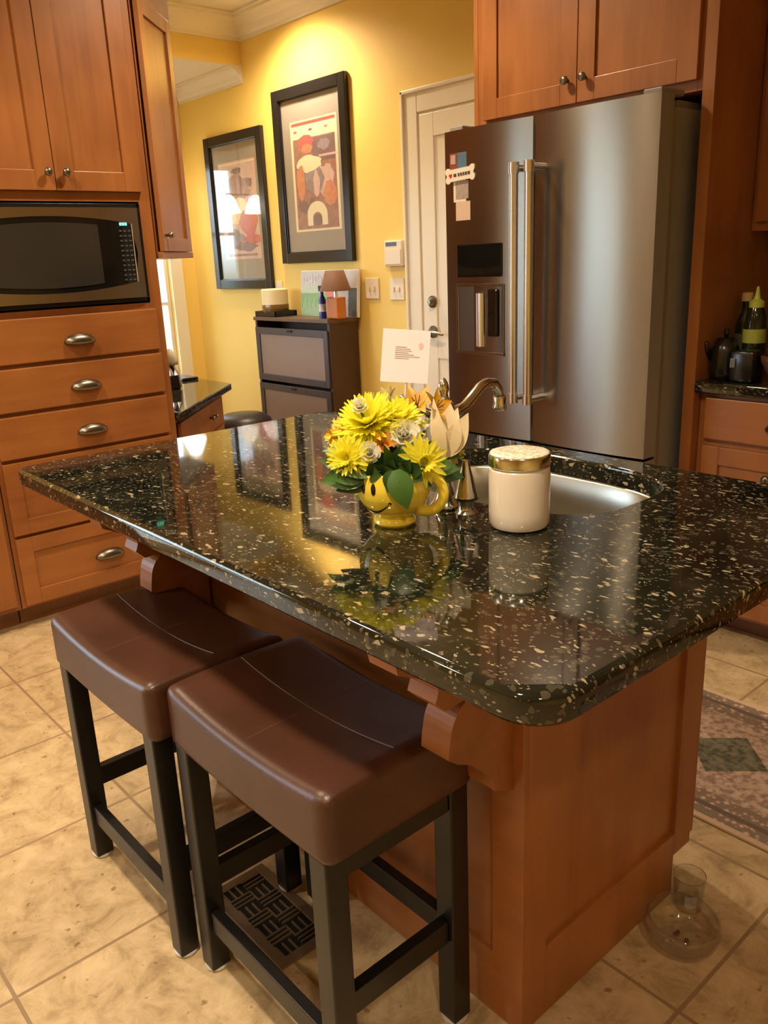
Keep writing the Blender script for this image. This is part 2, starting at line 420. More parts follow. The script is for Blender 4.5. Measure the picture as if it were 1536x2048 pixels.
def cup_pull(parent, F, a, z, n0, w=.062):
    bm = NB(); t = bmesh.new(); N = 20; K = 10
    rows = []
    for i in range(K+1):
        ph = (i/K)*PI*.5; row = []
        for k in range(N+1):
            th = PI*k/N
            x = w*math.cos(th)*math.cos(ph)**.75
            zz = .030*math.sin(th)*math.cos(ph)
            d = .028*math.sin(ph) if i < K else .028
            row.append(t.verts.new((x, .001 + d, zz - .006)))
        rows.append(row)
    for r0, r1 in zip(rows, rows[1:]):
        for k in range(N): t.faces.new((r0[k], r0[k+1], r1[k+1], r1[k]))
    # curved lower lip
    low = []
    for i in range(K+1):
        ph = (i/K)*PI*.5; row = []
        for k in range(N+1):
            th = PI*k/N
            x = w*math.cos(th)*math.cos(ph)**.75
            zz = -.016*math.sin(th)*math.cos(ph)
            row.append(t.verts.new((x, .001 + .028*math.sin(ph), zz - .006)))
        low.append(row)
    for r0, r1 in zip(low, low[1:]):
        for k in range(N): t.faces.new((r1[k], r1[k+1], r0[k+1], r0[k]))
    bmesh.ops.remove_doubles(t, verts=t.verts, dist=1e-5)
    merge(bm, t, lambda x, n, zz: F(a + x, n0 + n, z + zz), 0)
    return part('cup_pull', bm, KNOB, parent, smooth=True)

# ================================================================ SETTING
XE, XW, XK, YN, YS = 2.2, -5.9, -3.9, 3.3, -3.2
bm = NB(); box(bm, (XW-.1, YS-.1, -.1), (XE+.1, YN+.1, 0)); struct('floor', bm, FLOOR)
bm = NB(); box(bm, (-5.04, YS-.1, CEIL), (XE+.1, YN+.1, CEIL+.1)); struct('ceiling', bm, CEILM)
bm = NB(); box(bm, (XW-.1, YS-.1, 2.58), (-5.06, YN+.1, 2.62)); struct('ceiling_nook', bm, CEILM)
bm = NB(); box(bm, (-5.06, YS, 2.58), (-5.04, YN, CEIL+.1)); struct('wall_header', bm, YELLOW)
bm = NB(); box(bm, (XW-.1, YN, 0), (XE+.1, YN+.1, CEIL+.1)); struct('wall_north', bm, YELLOW)
bm = NB(); box(bm, (XE, YS-.1, 0), (XE+.1, YN+.1, CEIL+.1)); struct('wall_east', bm, YELLOW)
bm = NB(); box(bm, (XK-.1, YS-.1, 0), (XE+.1, YS, CEIL+.1)); struct('wall_south', bm, YELLOW)
# kitchen west wall with a window opening
bm = NB()
WY0, WY1, WZ0, WZ1 = -1.95, -0.38, 0.10, 2.15
box(bm, (XK-.1, YS, 0), (XK, WY0, CEIL+.05)); box(bm, (XK-.1, WY1, 0), (XK, 1.66, CEIL+.05))
box(bm, (XK-.1, WY0, 0), (XK, WY1, WZ0)); box(bm, (XK-.1, WY0, WZ1), (XK, WY1, CEIL+.05))
struct('wall_west_kitchen', bm, YELLOW)
bm = NB()
box(bm, (XW, 1.56, 0), (-5.85, 1.66, CEIL)); box(bm, (-4.2, 1.56, 0), (XK-.1, 1.66, CEIL)); box(bm, (-5.85, 1.56, 0), (-4.2, 1.66, .8)); box(bm, (-5.85, 1.56, 1.95), (-4.2, 1.66, CEIL))
struct('wall_south_nook', bm, YELLOW)
# nook west wall with glazed opening
NY0, NY1, NZ0, NZ1 = 2.84, 3.08, .12, 2.08
bm = NB()
box(bm, (XW-.1, 1.56, 0), (XW, NY0, 2.6)); box(bm, (XW-.1, NY1, 0), (XW, YN, 2.6))
box(bm, (XW-.1, NY0, 0), (XW, NY1, NZ0)); box(bm, (XW-.1, NY0, NZ1), (XW, NY1, 2.6))
struct('wall_west_nook', bm, YELLOW)
def window(name, X, y0, y1, z0, z1, nv, nh, cas=.1, FN=None):
    bm = NB()
    F = (FN or face_px)(X)
    if FN: cas = .045
    for a0, a1, c0, c1 in ((y0-cas, y0, z0-cas, z1+cas), (y1, y1+cas, z0-cas, z1+cas), (y0, y1, z1, z1+cas), (y0, y1, z0-cas, z0)):
        box(bm, (a0, 0, max(c0, .01)), (a1, .022, c1), .004, F)
    o = struct(name, bm, WHITE)
    bm = NB(); s = .045 if y1-y0 > .5 else .028
    for a0, a1, c0, c1 in ((y0, y0+s, z0, z1), (y1-s, y1, z0, z1), (y0, y1, z1-s, z1), (y0, y1, z0, z0+s)):
        box(bm, (a0, -.07, c0), (a1, -.03, c1), .003, F)
    for i in range(1, nv): y = y0 + (y1-y0)*i/nv; box(bm, (y-.011, -.062, z0), (y+.011, -.038, z1), 0, F)
    for i in range(1, nh): z = z0 + (z1-z0)*i/nh; box(bm, (y0, -.062, z-.011), (y1, -.038, z+.011), 0, F)
    part('window_frame', bm, WHITE, o)
    bm = NB(); box(bm, (y0, -.052, z0), (y1, -.048, z1), 0, F); part('window_pane', bm, WPANE, o)
window('window_1', XW, NY0, NY1, NZ0, NZ1, 1, 4)
window('added_window', 1.66, -5.85, -4.2, .8, 1.95, 3, 2, FN=face_py)  # unseen window, added to throw daylight onto the nook's north wall
window('window_2', XK, WY0, WY1, WZ0, WZ1, 2, 1, .09)
# crown moulding
CP = [(0, 0), (0, -.135), (.012, -.135), (.014, -.115), (.03, -.105), (.045, -.075), (.075, -.04), (.10, -.028), (.104, -.014), (.122, -.012), (.122, 0)]
def crown(name, p0, p1, nrm, z, s=1.0, m0=0, m1=0):
    p0 = Vector(p0); p1 = Vector(p1); nrm = Vector(nrm); d = (p1-p0).normalized()
    bm = NB(); ra = []
    for p, mt in ((p0, m0), (p1, m1)):
        ra.append([bm.verts.new((p.x + nrm.x*a*s + d.x*mt*a*s, p.y + nrm.y*a*s + d.y*mt*a*s, z + c*s)) for a, c in CP])
    n = len(CP)
    for k in range(n): bm.faces.new((ra[0][k], ra[0][(k+1) % n], ra[1][(k+1) % n], ra[1][k]))
    bm.faces.new(ra[0]); bm.faces.new(ra[1])
    struct(name, bm, WHITE)
crown('trim_1', (-5.04, YN, 0), (XE, YN, 0), (0, -1, 0), CEIL, 1, 1, -1)
crown('trim_2', (-5.04, 1.66, 0), (-5.04, YN, 0), (1, 0, 0), CEIL, 1, 0, -1)
crown('trim_3', (XW, YN, 0), (-5.04, YN, 0), (0, -1, 0), 2.58, .75, 1, 0)
bm = NB(); box(bm, (XW, YN-.016, 0), (-3.56, YN, .12), .003); struct('baseboard_north', bm, WHITE)
bm = NB(); box(bm, (XW, 3.2, 0), (XW+.016, YN-.016, .12), .003); struct('baseboard_west', bm, WHITE)

# door_1
F = face_my(YN)
bm = NB()
DX0, DX1, DH = -3.415, -2.50, 2.075
for a0, a1, c0, c1 in ((DX0-.115, DX0, 0, DH+.115), (DX1, DX1+.1, 0, DH+.115), (DX0, DX1, DH, DH+.115)):
    box(bm, (a0, 0, c0), (a1, .02, c1), .004, F)
    
for a0, a1, c0, c1 in ((DX0-.115, DX0-.095, 0, DH+.115), (DX1+.08, DX1+.1, 0, DH+.115), (DX0-.115, DX1+.1, DH+.095, DH+.115)):
    box(bm, (a0, .018, c0), (a1, .032, c1), .005, F)
door = struct('door_1', bm, WHITE)
bm = NB()
box(bm, (DX0, 0, .01), (DX1, .008, DH), .001, F)
for a0, a1, c0, c1 in ((DX0+.012, DX0+.115, .012, DH-.012), (DX1-.115, DX1-.012, .012, DH-.012), (DX0+.115, DX1-.115, DH-.125, DH-.012), (DX0+.115, DX1-.115, .012, .23), (DX0+.115, DX1-.115, .82, .96), (-3.01, -2.91, .23, DH-.125)):
    box(bm, (a0, .006, c0), (a1, .016, c1), .003, F)
part('door_leaf', bm, WHITE, door)
bm = NB(); lathe(bm, [(0, 0), (.032, 0), (.032, .008), (.022, .012), (.014, .03), (.012, .034), (0, .034)], n=24, F=lambda x, y, d: F(-3.33+x, .016+d, 1.125+y)); part('deadbolt', bm, KNOB, door, smooth='angle')
bm = NB(); lathe(bm, [(0, 0), (.033, 0), (.033, .008), (.02, .014), (.011, .02), (.010, .045), (0, .045)], n=24, F=lambda x, y, d: F(-3.33+x, .016+d, .965+y))
tube(bm, [F(-3.335, .055, .965), F(-3.31, .06, .966), F(-3.26, .06, .962), F(-3.22, .055, .955)], [.010, .011, .009, .006], 10)
part('door_lever', bm, KNOB, door, smooth='angle')

# ceiling cans
for i, (x, y, k) in enumerate(CANS):
    where = ['above the framed posters', 'between pantry and fridge', 'in front of the pantry drawers', 'just in front of the island', 'near the south-west corner', 'near the south-east corner', 'near the east wall'][i]
    t = thing('recessed_light', 'round white recessed ceiling light ' + where, 'ceiling light', (x, y, CEIL), group='recessed ceiling lights')
    bm = NB(); lathe(bm, [(.072, -.001), (.078, -.006), (.098, -.004), (.1, 0)], (x, y, CEIL), n=32, closed=True)
    part('trim_ring', bm, WHITE, t, smooth=True)
    bm = NB(); lathe(bm, [(0, -.0015), (.07, -.0015)], (x, y, CEIL), n=32, closed=True)
    part('lens', bm, plain('lamp_lens', (1, .9, .7), .4, emit=14, ecol=(1, .78, .48)), t)
    l = bpy.data.lights.new('can_light', 'SPOT'); l.energy = CAN_POWER*k; l.color = CAN_COLOR; l.spot_size = math.radians(150); l.spot_blend = .75; l.shadow_soft_size = .07
    o = bpy.data.objects.new('can_light', l); o.location = (0, 0, -.03); o.parent = t; COL.objects.link(o)

# pendant in the nook (seen mirrored in the left poster)
t = thing('pendant_lamp', 'white glass pendant lamp hanging in the nook, mirrored in the left poster', 'lamp', (-5.72, 2.92, 1.72))
bm = NB(); tube(bm, [(-5.72, 2.92, 1.86), (-5.72, 2.92, 2.58)], .006, 8); part('rod', bm, KNOB, t)
bm = NB(); tube(bm, [(-5.72, 2.79, 1.86), (-5.72, 3.05, 1.86)], .008, 8); part('crossbar', bm, KNOB, t)
for dy in (-.12, .12):
    bm = NB(); lathe(bm, [(.02, .07), (.045, .05), (.075, -.02), (.09, -.06), (.07, -.065), (0, -.03)], (-5.72, 2.92+dy, 1.79), n=24)
    part('lamp_shade', bm, plain('lit_opal_glass', (1, .95, .85), .4, emit=4.5, ecol=(1, .92, .8)), t, smooth=True)

# ================================================================ PANTRY
XP = -3.28
F = face_px(XP - .02)
PY0, PY1 = .915, 1.67
t = thing('pantry_cabinet', 'tall brown wooden oven-height cabinet with drawers below the microwave', 'cabinet', (-3.58, 1.29, 0))
bm = NB()
B0 = XP - .02
box(bm, (XK+.005, PY0, .08), (B0-.02, PY1, 1.225)); box(bm, (XK+.005, PY0, 1.625), (B0-.02, PY1, 2.55))
box(bm, (XK+.005, PY0, 1.225), (XK+.05, PY1, 1.625)); box(bm, (XK+.005, PY1-.02, 1.225), (B0-.02, PY1, 1.625)); box(bm, (XK+.005, PY0, 1.225), (B0-.02, PY0+.016, 1.625))
part('body', bm, WV, t)
bm = NB()
box(bm, (PY0, -.02, .08), (PY0+.03, 0, 2.55), .001, F); box(bm, (PY1-.05, -.02, .08), (PY1, 0, 2.55), .001, F)
for z0, z1 in ((.08, .095), (.365, .385), (.668, .69), (.843, .865), (1.018, 1.042), (1.195, 1.228), (1.618, 1.652), (2.5, 2.55)):
    box(bm, (PY0+.03, -.02, z0), (PY1-.05, 0, z1), 0, F)
part('face_frame', bm, WV, t)
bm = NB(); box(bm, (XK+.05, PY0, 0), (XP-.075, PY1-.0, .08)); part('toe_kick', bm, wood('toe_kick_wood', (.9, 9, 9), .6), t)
for z0, z1, zp, fr in ((1.037, 1.205, 1.108, 0), (.86, 1.024, .930, 0), (.683, .847, .753, 0), (.383, .672, .56, 1), (.092, .372, .218, 1)):
    a0, a1 = PY0+.012, PY1-.034
    if fr: d = shaker('drawer', F, a0, a1, z0, z1, WY, t, rail=.06)
    else: d = slab_front('drawer', F, a0, a1, z0, z1, WY, t)
    cup_pull(d, F, 1.294, zp, .02 - (.009 if fr else 0))
for a0, a1, ka in ((PY0+.012, 1.292, 1.262), (1.292, PY1-.034, 1.33)):
    d = shaker('door', F, a0, a1, 1.652, 2.5, WV, t, rail=.07)
    knob(d, F, ka, 1.716, .02)

# microwave
t = thing('microwave', 'built-in stainless microwave with black window in the tall cabinet', 'microwave', (-3.4, 1.28, 1.228))
MF = face_px(XP - .02)
m0, m1, mz0, mz1 = .935, 1.618, 1.236, 1.61
bm = NB()
for a0, a1, c0, c1 in ((m0, m0+.012, mz0, mz1), (m1-.014, m1, mz0, mz1), (m0, m1, mz0, mz0+.014), (m0, m1, mz1-.014, mz1)):
    box(bm, (a0, -.02, c0), (a1, .006, c1), .001, MF)
part('trim_surround', bm, BLACKP, t)
bm = NB(); box(bm, (m0+.013, -.35, mz0+.015), (m1-.015, .0, mz1-.015), 0, MF); part('casing', bm, BLACKP, t)
# bowed stainless door with lens-shaped cutout: built as two bowed strips and an end piece
def lens_z(a, top):
    u = (a - (m0+.30))/.36
    h = .5*(mz0+mz1)
    return h + (.140 - .034*u*u if top else -(.138 - .034*u*u))
bm = NB(); N = 36; a0, a1 = m0+.016, m1-.018; L1 = m1-.052
def bow(a): return .018 + .012*(1 - ((a-.5*(a0+a1))/(.5*(a1-a0)))**2)
rows = []
for top in (True, False):
    ps = []
    for i in range(N+1):
        a = a0 + (a1-a0)*i/N
        zi = lens_z(min(a, L1), top); zo = mz1-.016 if top else mz0+.016
        zc = .5*(mz0+mz1) if a > L1 else zi
        ps.append((a, zi if a <= L1 else zc, zo))
    vr = [[bm.verts.new(MF(a, n, z)) for n, z in ((0, zo), (bow(a), zo), (bow(a), zi), (0, zi))] for a, zi, zo in ps]
    for p, q in zip(vr, vr[1:]):
        for k in range(4): bm.faces.new((p[k], p[(k+1) % 4], q[(k+1) % 4], q[k]))
    bm.faces.new(vr[0]); bm.faces.new(vr[-1])
part('stainless_front', bm, STEELM, t)
def lens(bm, b0, b1, n_off, ins):
    vt = []; N = 30
    for i in range(N+1):
        a = b0 + (b1-b0)*i/N
        vt.append((bm.verts.new(MF(a, bow(a)+n_off, lens_z(a, True)-ins)), bm.verts.new(MF(a, bow(a)+n_off, lens_z(a, False)+ins))))
    for p, q in zip(vt, vt[1:]): bm.faces.new((p[0], q[0], q[1], p[1]))
bm = NB(); lens(bm, a0, L1+.001, -.002, -.002); pb = part('door_panel', bm, BLACKG, t)
bm = NB(); vt = []
for i in range(21):
    a = a0 + .02 + (1.425-a0-.02)*i/20
    vt.append((bm.verts.new(MF(a, bow(a)+.0005, min(lens_z(a, True)-.022, 1.545))), bm.verts.new(MF(a, bow(a)+.0005, max(lens_z(a, False)+.02, 1.298)))))
for p, q in zip(vt, vt[1:]): bm.faces.new((p[0], q[0], q[1], p[1]))
part('window', bm, MWGLASS, pb)
bm = NB(); tube(bm, [MF(L1+.001, bow(L1)+.001, z) for z in (lens_z(L1, False), 1.42, lens_z(L1, True))], .0025, 8); part('trim_line', bm, BRIGHT, t)
bm = NB()
for k in range(3): box(bm, (1.517+k*.011, bow(1.52)-.0005, 1.528), (1.525+k*.011, bow(1.52)+.0012, 1.539), 0, MF)
part('display', bm, plain('green_display', (.05, .5, .3), .4, emit=1.2, ecol=(.2, 1, .6)), t, label='lit green clock digits')
bm = NB()
for r in range(11):
    for c in range(3):
        z = 1.505 - r*.0185; a = 1.512 + c*.019
        box(bm, (a, bow(a)-.001, z), (a+.011, bow(a)+.0006, z+.006), 0, MF)
part('keypad', bm, plain('keypad_grey', (.07, .07, .065), .4), t)

# base cabinet left of pantry
t = thing('base_cabinet', 'brown wooden base cabinet at the left edge, left of the drawer stack', 'cabinet', (-3.58, 0.45, 0))
bm = NB(); box(bm, (XK+.005, -.24, .08), (B0-.02, .910, .872)); part('body', bm, WV, t)
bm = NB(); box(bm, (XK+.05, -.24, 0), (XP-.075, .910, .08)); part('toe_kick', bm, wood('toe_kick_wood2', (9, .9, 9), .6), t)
bm = NB(); box(bm, (-.24, -.02, .08), (.910, 0, .872), 0, F); part('face_frame', bm, WV, t)
for k in range(2):
    a1 = .895 - k*.57; d = shaker('door', F, a1-.55, a1, .1, .70, WV, t); knob(d, F, a1-.04 if k % 2 else a1-.51, .64, .02)
    d = slab_front('drawer', F, a1-.55, a1, .715, .855, WY, t); cup_pull(d, F, a1-.275, .785, .02)
t = thing('side_countertop', 'black granite countertop on the base cabinet at the left edge', 'countertop', (-3.58, .45, .874))
bm = NB(); prism(bm, [(XK+.003, -.26), (XP+.03, -.26), (XP+.03, .908), (XK+.003, .908)], .874, .914, bev=.008); part('slab', bm, GRANITE, t, smooth='angle')

# diagonal corner wall cabinet beside the pantry
s2 = math.sqrt(.5)
def face_diag(ox, oy): return lambda a, n, z: Vector((ox - a*s2 + n*s2, oy + a*s2 + n*s2, z))
DF = face_diag(-3.285, 1.675)
t = thing('corner_wall_cabinet', 'angled brown wall cabinet with one small knob, right of the tall cabinet', 'cabinet', (-3.5, 1.75, 1.4))
bm = NB(); prism(bm, [(-3.30, 1.675), (-3.61, 1.985), (-3.88, 1.985), (-3.88, 1.675)], 1.40, 2.50); part('body', bm, WV, t)
d = shaker('door', DF, .02, .425, 1.425, 2.36, WV, t, rail=.055); knob(d, DF, .06, 1.49, .02, .012)
for z0, z1 in ((1.40, 1.424), (2.36, 2.5)):
    bm = NB(); box(bm, (0, -.003, z0), (.445, .016, z1), .001, DF); part('rail', bm, WX, t)

# desk behind pantry
t = thing('desk_counter', 'dark granite desk top with an angled front edge beyond the tall cabinet', 'countertop', (-4.0, 1.9, .72))
bm = NB(); prism(bm, [(-3.27, 1.68), (-3.89, 2.315), (-5.0, 2.315), (-5.0, 1.68)], .722, .76, bev=.008); part('slab', bm, GRANITE, t, smooth='angle')
t = thing('desk_cabinet', 'dark wooden desk cabinet with two small knobs under the granite desk top', 'cabinet', (-4.0, 1.9, 0))
bm = NB(); prism(bm, [(-3.35, 1.68), (-3.905, 2.26), (-4.95, 2.26), (-4.95, 1.68)], 0, .721); part('body', bm, WV, t)
DF2 = face_diag(-3.362, 1.70)
d = slab_front('drawer', DF2, .02, .76, .56, .70, WX, t, th=.018)
knob(d, DF2, .50, .63, .018, .013); knob(d, DF2, .56, .63, .018, .013)
d = shaker('door', DF2, .02, .76, .06, .55, WX, t, th=.018)

t = thing('desk_ornament', 'small cream and dark ornament on the desk against the window', 'ornament', (-3.98, 2.03, .76))
bm = NB(); box(bm, (-4.04, 1.985, .76), (-3.95, 2.055, .83), .006); part('base', bm, BLACKP, t)
bm = NB(); tube(bm, [(-3.985, 2.03, .83), (-3.985, 2.033, .86), (-3.99, 2.03, .88)], [.010, .012, .010], 10); part('stem', bm, plain('dark_wood_orn', (.05, .025, .015), .4), t)
bm = NB(); lathe(bm, [(0, -.02), (.035, -.018), (.04, 0), (.028, .03), (.012, .06), (0, .065)], (-3.99, 2.03, .90), n=20); part('cap', bm, plain('cream_ceramic', (.55, .48, .36), .4), t, smooth=True)
bm = NB(); tube(bm, [(-3.975, 2.03, .89), (-3.95, 2.05, .84), (-3.945, 2.05, .77)], .006, 8); tube(bm, [(-3.99, 2.01, .89), (-3.965, 2.02, .84), (-3.965, 2.02, .77)], .006, 8); part('strap', bm, plain('pale_pink_strap', (.62, .48, .40), .5), t, smooth=True)
t = thing('desk_tray', 'thin black tray lying at the back of the granite desk top', 'tray', (-4.33, 2.24, .76))
bm = NB(); box(bm, (-4.48, 2.19, .7605), (-4.19, 2.29, .775), .004); part('tray_body', bm, BLACKP, t)

t = thing('ottoman', 'low dark brown rounded seat on the floor beyond the desk', 'seat', (-4.46, 2.72, 0))
bm = NB(); lathe(bm, [(0, .06), (.17, .06), (.185, .1), (.185, .39), (.17, .44), (.12, .47), (0, .475)], (-4.46, 2.72, 0), n=32); part('cushion', bm, plain('dark_brown_hide', (.025, .014, .010), .4, noise=.3), t, smooth=True)
for k in range(4):
    a = PI/4 + k*PI/2; bm = NB(); tube(bm, [(-4.46+.13*math.cos(a), 2.72+.13*math.sin(a), .061), (-4.46+.14*math.cos(a), 2.72+.14*math.sin(a), 0)], [.02, .014], 10); part('leg', bm, ESPRESSO, t)

# ================================================================ PICTURES
def flat(bm, a0, a1, z0, z1, n, F, mi): 
    vs = [bm.verts.new(F(a, n, z)) for a, z in ((a0, z0), (a1, z0), (a1, z1), (a0, z1))]; bm.faces.new(vs).material_index = mi
def blob(bm, ca, cz, ra, rz, n, F, mi, k=18, ph=0, j=0):
    vs = [bm.verts.new(F(ca + ra*math.cos(2*PI*i/k+ph)*(1+rnd.uniform(-j, j)), n, cz + rz*math.sin(2*PI*i/k+ph)*(1+rnd.uniform(-j, j)))) for i in range(k)]
    bm.faces.new(vs).material_index = mi
PAL = [plain('print_ground_brown', (178, 132, 122), .5, srgb=True, noise=.55, nscale=30), plain('print_cream', (240, 225, 190), .5, srgb=True, noise=.1, nscale=40),
       plain('print_red', (200, 100, 85), .5, srgb=True, noise=.2), plain('print_orange', (222, 150, 120), .5, srgb=True, noise=.45, nscale=36),
       plain('print_grey', (160, 146, 156), .5, srgb=True, noise=.4, nscale=30), plain('print_dark', (138, 112, 116), .5, srgb=True, noise=.3, nscale=40),
       plain('print_pale_pink', (225, 190, 180), .5, srgb=True, noise=.35, nscale=22), plain('print_rose', (215, 110, 110), .5, srgb=True, noise=.3, nscale=25)]
PF = face_my(YN)
def poster(x0, x1, z0, z1, label, ins, draw, name='framed_poster'):
    t = thing(name, label, 'picture', ((x0+x1)/2, YN, z0))
    bm = NB(); w = .062
    for a0, a1, c0, c1 in ((x0, x0+w, z0, z1), (x1-w, x1, z0, z1), (x0+w, x1-w, z1-w, z1), (x0+w, x1-w, z0, z0+w)):
        box(bm, (a0, .002, c0), (a1, .034, c1), .004, PF)
        
    for a0, a1, c0, c1 in ((x0+w-.008, x0+w+.006, z0+w, z1-w), (x1-w-.006, x1-w+.008, z0+w, z1-w), (x0+w, x1-w, z1-w-.006, z1-w+.008), (x0+w, x1-w, z0+w-.008, z0+w+.006)):
        box(bm, (a0, .002, c0), (a1, .024, c1), .002, PF)
    part('frame', bm, FRAMEM, t)
    bm = NB(); box(bm, (x0+w-.01, .002, z0+w-.01), (x1-w+.01, .010, z1-w+.01), 0, PF)
    part('mat_board', bm, plain('grey_mat_board', (.36, .31, .26), .7, noise=.05), t)
    bm = NB(); draw(bm, *ins); part('print', bm, PAL, t)
    bm = NB(); box(bm, (x0+w, .016, z0+w), (x1-w, .018, z1-w), 0, PF); part('glass', bm, PANE, t)
def draw_b(bm, x0, x1, z0, z1):   # right-hand poster
    G = lambda a: x0 + (x1-x0)*a
    Z = lambda c: z0 + (z1-z0)*c
    w = x1-x0; h = z1-z0
    flat(bm, x0, x1, z0, z1, .0105, PF, 1)
    flat(bm, G(.05), G(.95), Z(.02), Z(.985), .0108, PF, 0)
    flat(bm, G(.03), G(.97), Z(.84), Z(.955), .0112, PF, 1); flat(bm, G(.03), G(.97), Z(.958), Z(.98), .0112, PF, 2)
    for k in range(8): flat(bm, G(.08+.11*k), G(.15+.11*k), Z(.895), Z(.915), .0114, PF, [0, 3, 0, 5, 3, 0, 3, 5][k]) if k in (0, 3, 6) else None
    flat(bm, G(.45), G(.95), Z(.62), Z(.83), .0111, PF, 5); blob(bm, G(.72), Z(.76), w*.13, h*.05, .0113, PF, 4, j=.2)
    flat(bm, G(.6), G(.97), Z(.655), Z(.675), .0113, PF, 6)
    blob(bm, G(.33), Z(.81), w*.17, h*.055, .0115, PF, 7, j=.12); blob(bm, G(.35), Z(.745), w*.12, h*.045, .0116, PF, 3, j=.1)
    blob(bm, G(.36), Z(.61), w*.28, h*.075, .0117, PF, 1, j=.12); blob(bm, G(.48), Z(.47), w*.22, h*.12, .0116, PF, 4, j=.15)
    blob(bm, G(.18), Z(.45), w*.09, h*.16, .0118, PF, 3, j=.12); blob(bm, G(.72), Z(.44), w*.18, h*.15, .0114, PF, 6, j=.18)
    blob(bm, G(.80), Z(.33), w*.14, h*.11, .0119, PF, 3, j=.15); blob(bm, G(.52), Z(.42), w*.07, h*.12, .0119, PF, 6, j=.15)
    blob(bm, G(.2), Z(.24), w*.13, h*.05, .0118, PF, 5, j=.3); blob(bm, G(.4), Z(.285), w*.06, h*.03, .0120, PF, 5, j=.3)
    # pale arch
    n = 16; o = []; i_ = []
    for k in range(n+1):
        a = PI*k/n - 0
        o.append((G(.50) + w*.22*math.cos(a), Z(.145) + h*.125*math.sin(a))); i_.append((G(.50) + w*.10*math.cos(a), Z(.115) + h*.055*math.sin(a)))
    o = [(o[0][0]-.0, Z(.05))] + o + [(o[-1][0], Z(.05))]; i_ = [(i_[0][0], Z(.05))] + i_ + [(i_[-1][0], Z(.05))]
    vo = [bm.verts.new(PF(a, .0122, z)) for a, z in o]; vi = [bm.verts.new(PF(a, .0122, z)) for a, z in i_]
    for k in range(len(o)-1): bm.faces.new((vo[k], vo[k+1], vi[k+1], vi[k])).material_index = 1
    blob(bm, G(.5), Z(.10), w*.09, h*.05, .0121, PF, 5)
def draw_a(bm, x0, x1, z0, z1):   # left-hand poster
    G = lambda a: x0 + (x1-x0)*a
    Z = lambda c: z0 + (z1-z0)*c
    w = x1-x0; h = z1-z0
    flat(bm, x0, x1, z0, z1, .0105, PF, 6)
    flat(bm, G(.0), G(1), Z(.97), Z(.985), .0109, PF, 1)
    blob(bm, G(.5), Z(.9), w*.14, h*.03, .0112, PF, 5, j=.2); blob(bm, G(.45), Z(.72), w*.4, h*.14, .0110, PF, 0, j=.2)
    blob(bm, G(.82), Z(.77), w*.08, h*.05, .0113, PF, 5, j=.3); blob(bm, G(.45), Z(.5), w*.36, h*.13, .0112, PF, 1, j=.1)
    blob(bm, G(.72), Z(.38), w*.24, h*.14, .0114, PF, 7, j=.12); blob(bm, G(.8), Z(.2), w*.25, h*.05, .0115, PF, 7, j=.2)
    blob(bm, G(.3), Z(.22), w*.25, h*.09, .0113, PF, 4, j=.2); blob(bm, G(.6), Z(.13), w*.3, h*.05, .0116, PF, 5, j=.3)
    flat(bm, G(.1), G(.9), Z(.03), Z(.055), .0117, PF, 0)
poster(-4.70, -3.978, 1.353, 2.368, 'tall black-framed poster on the yellow wall, the higher one beside the door', (-4.55, -4.09, 1.54, 2.175), draw_b)
poster(-5.565, -4.85, 1.195, 2.205, 'tall black-framed poster on the yellow wall, the lower left one with glare', (-5.43, -4.97, 1.395, 2.03), draw_a)

# wall plates
def plate(x, z, w, h, label, name, kind):
    t = thing(name, label, 'switch' if kind == 's' else 'outlet', (x, YN, z))
    bm = NB(); box(bm, (x-w/2, .0005, z-h/2), (x+w/2, .007, z+h/2), .002, PF); part('plate', bm, PLATE, t)
    for dx in ((-.022, .022) if w > .1 else (0,)):
        bm = NB()
        if kind == 's': box(bm, (x+dx-.005, .007, z-.012), (x+dx+.005, .016, z+.012), .001, PF); part('toggle', bm, PLATE, t)
        else:
            for dz in (-.02, .02): box(bm, (x-.017, .007, z+dz-.014), (x+.017, .009, z+dz+.014), .002, PF)
            part('socket', bm, PLATE, t)
plate(-3.845, 1.195, .118, .118, 'almond double light switch plate left of the keypad, clear of the door', 'light_switch', 's')
plate(-3.63, 1.19, .118, .118, 'almond double light switch plate touching the door casing below the keypad', 'light_switch', 's')
plate(-4.80, 1.185, .07, .115, 'small almond wall outlet between the two posters above the shoe cabinet', 'wall_outlet', 'o')
t = thing('alarm_keypad', 'white alarm keypad with dark display left of the door', 'keypad', (-3.62, YN, 1.31))
bm = NB(); box(bm, (-3.70, .0005, 1.315), (-3.55, .03, 1.455), .007, PF); part('case', bm, PLATE, t)
bm = NB(); box(bm, (-3.685, .029, 1.425), (-3.595, .0315, 1.445), .001, PF); part('display', bm, BLACKP, t)
bm = NB(); box(bm, (-3.69, .029, 1.325), (-3.56, .033, 1.405), .003, PF); part('flap', bm, PLATE, t)

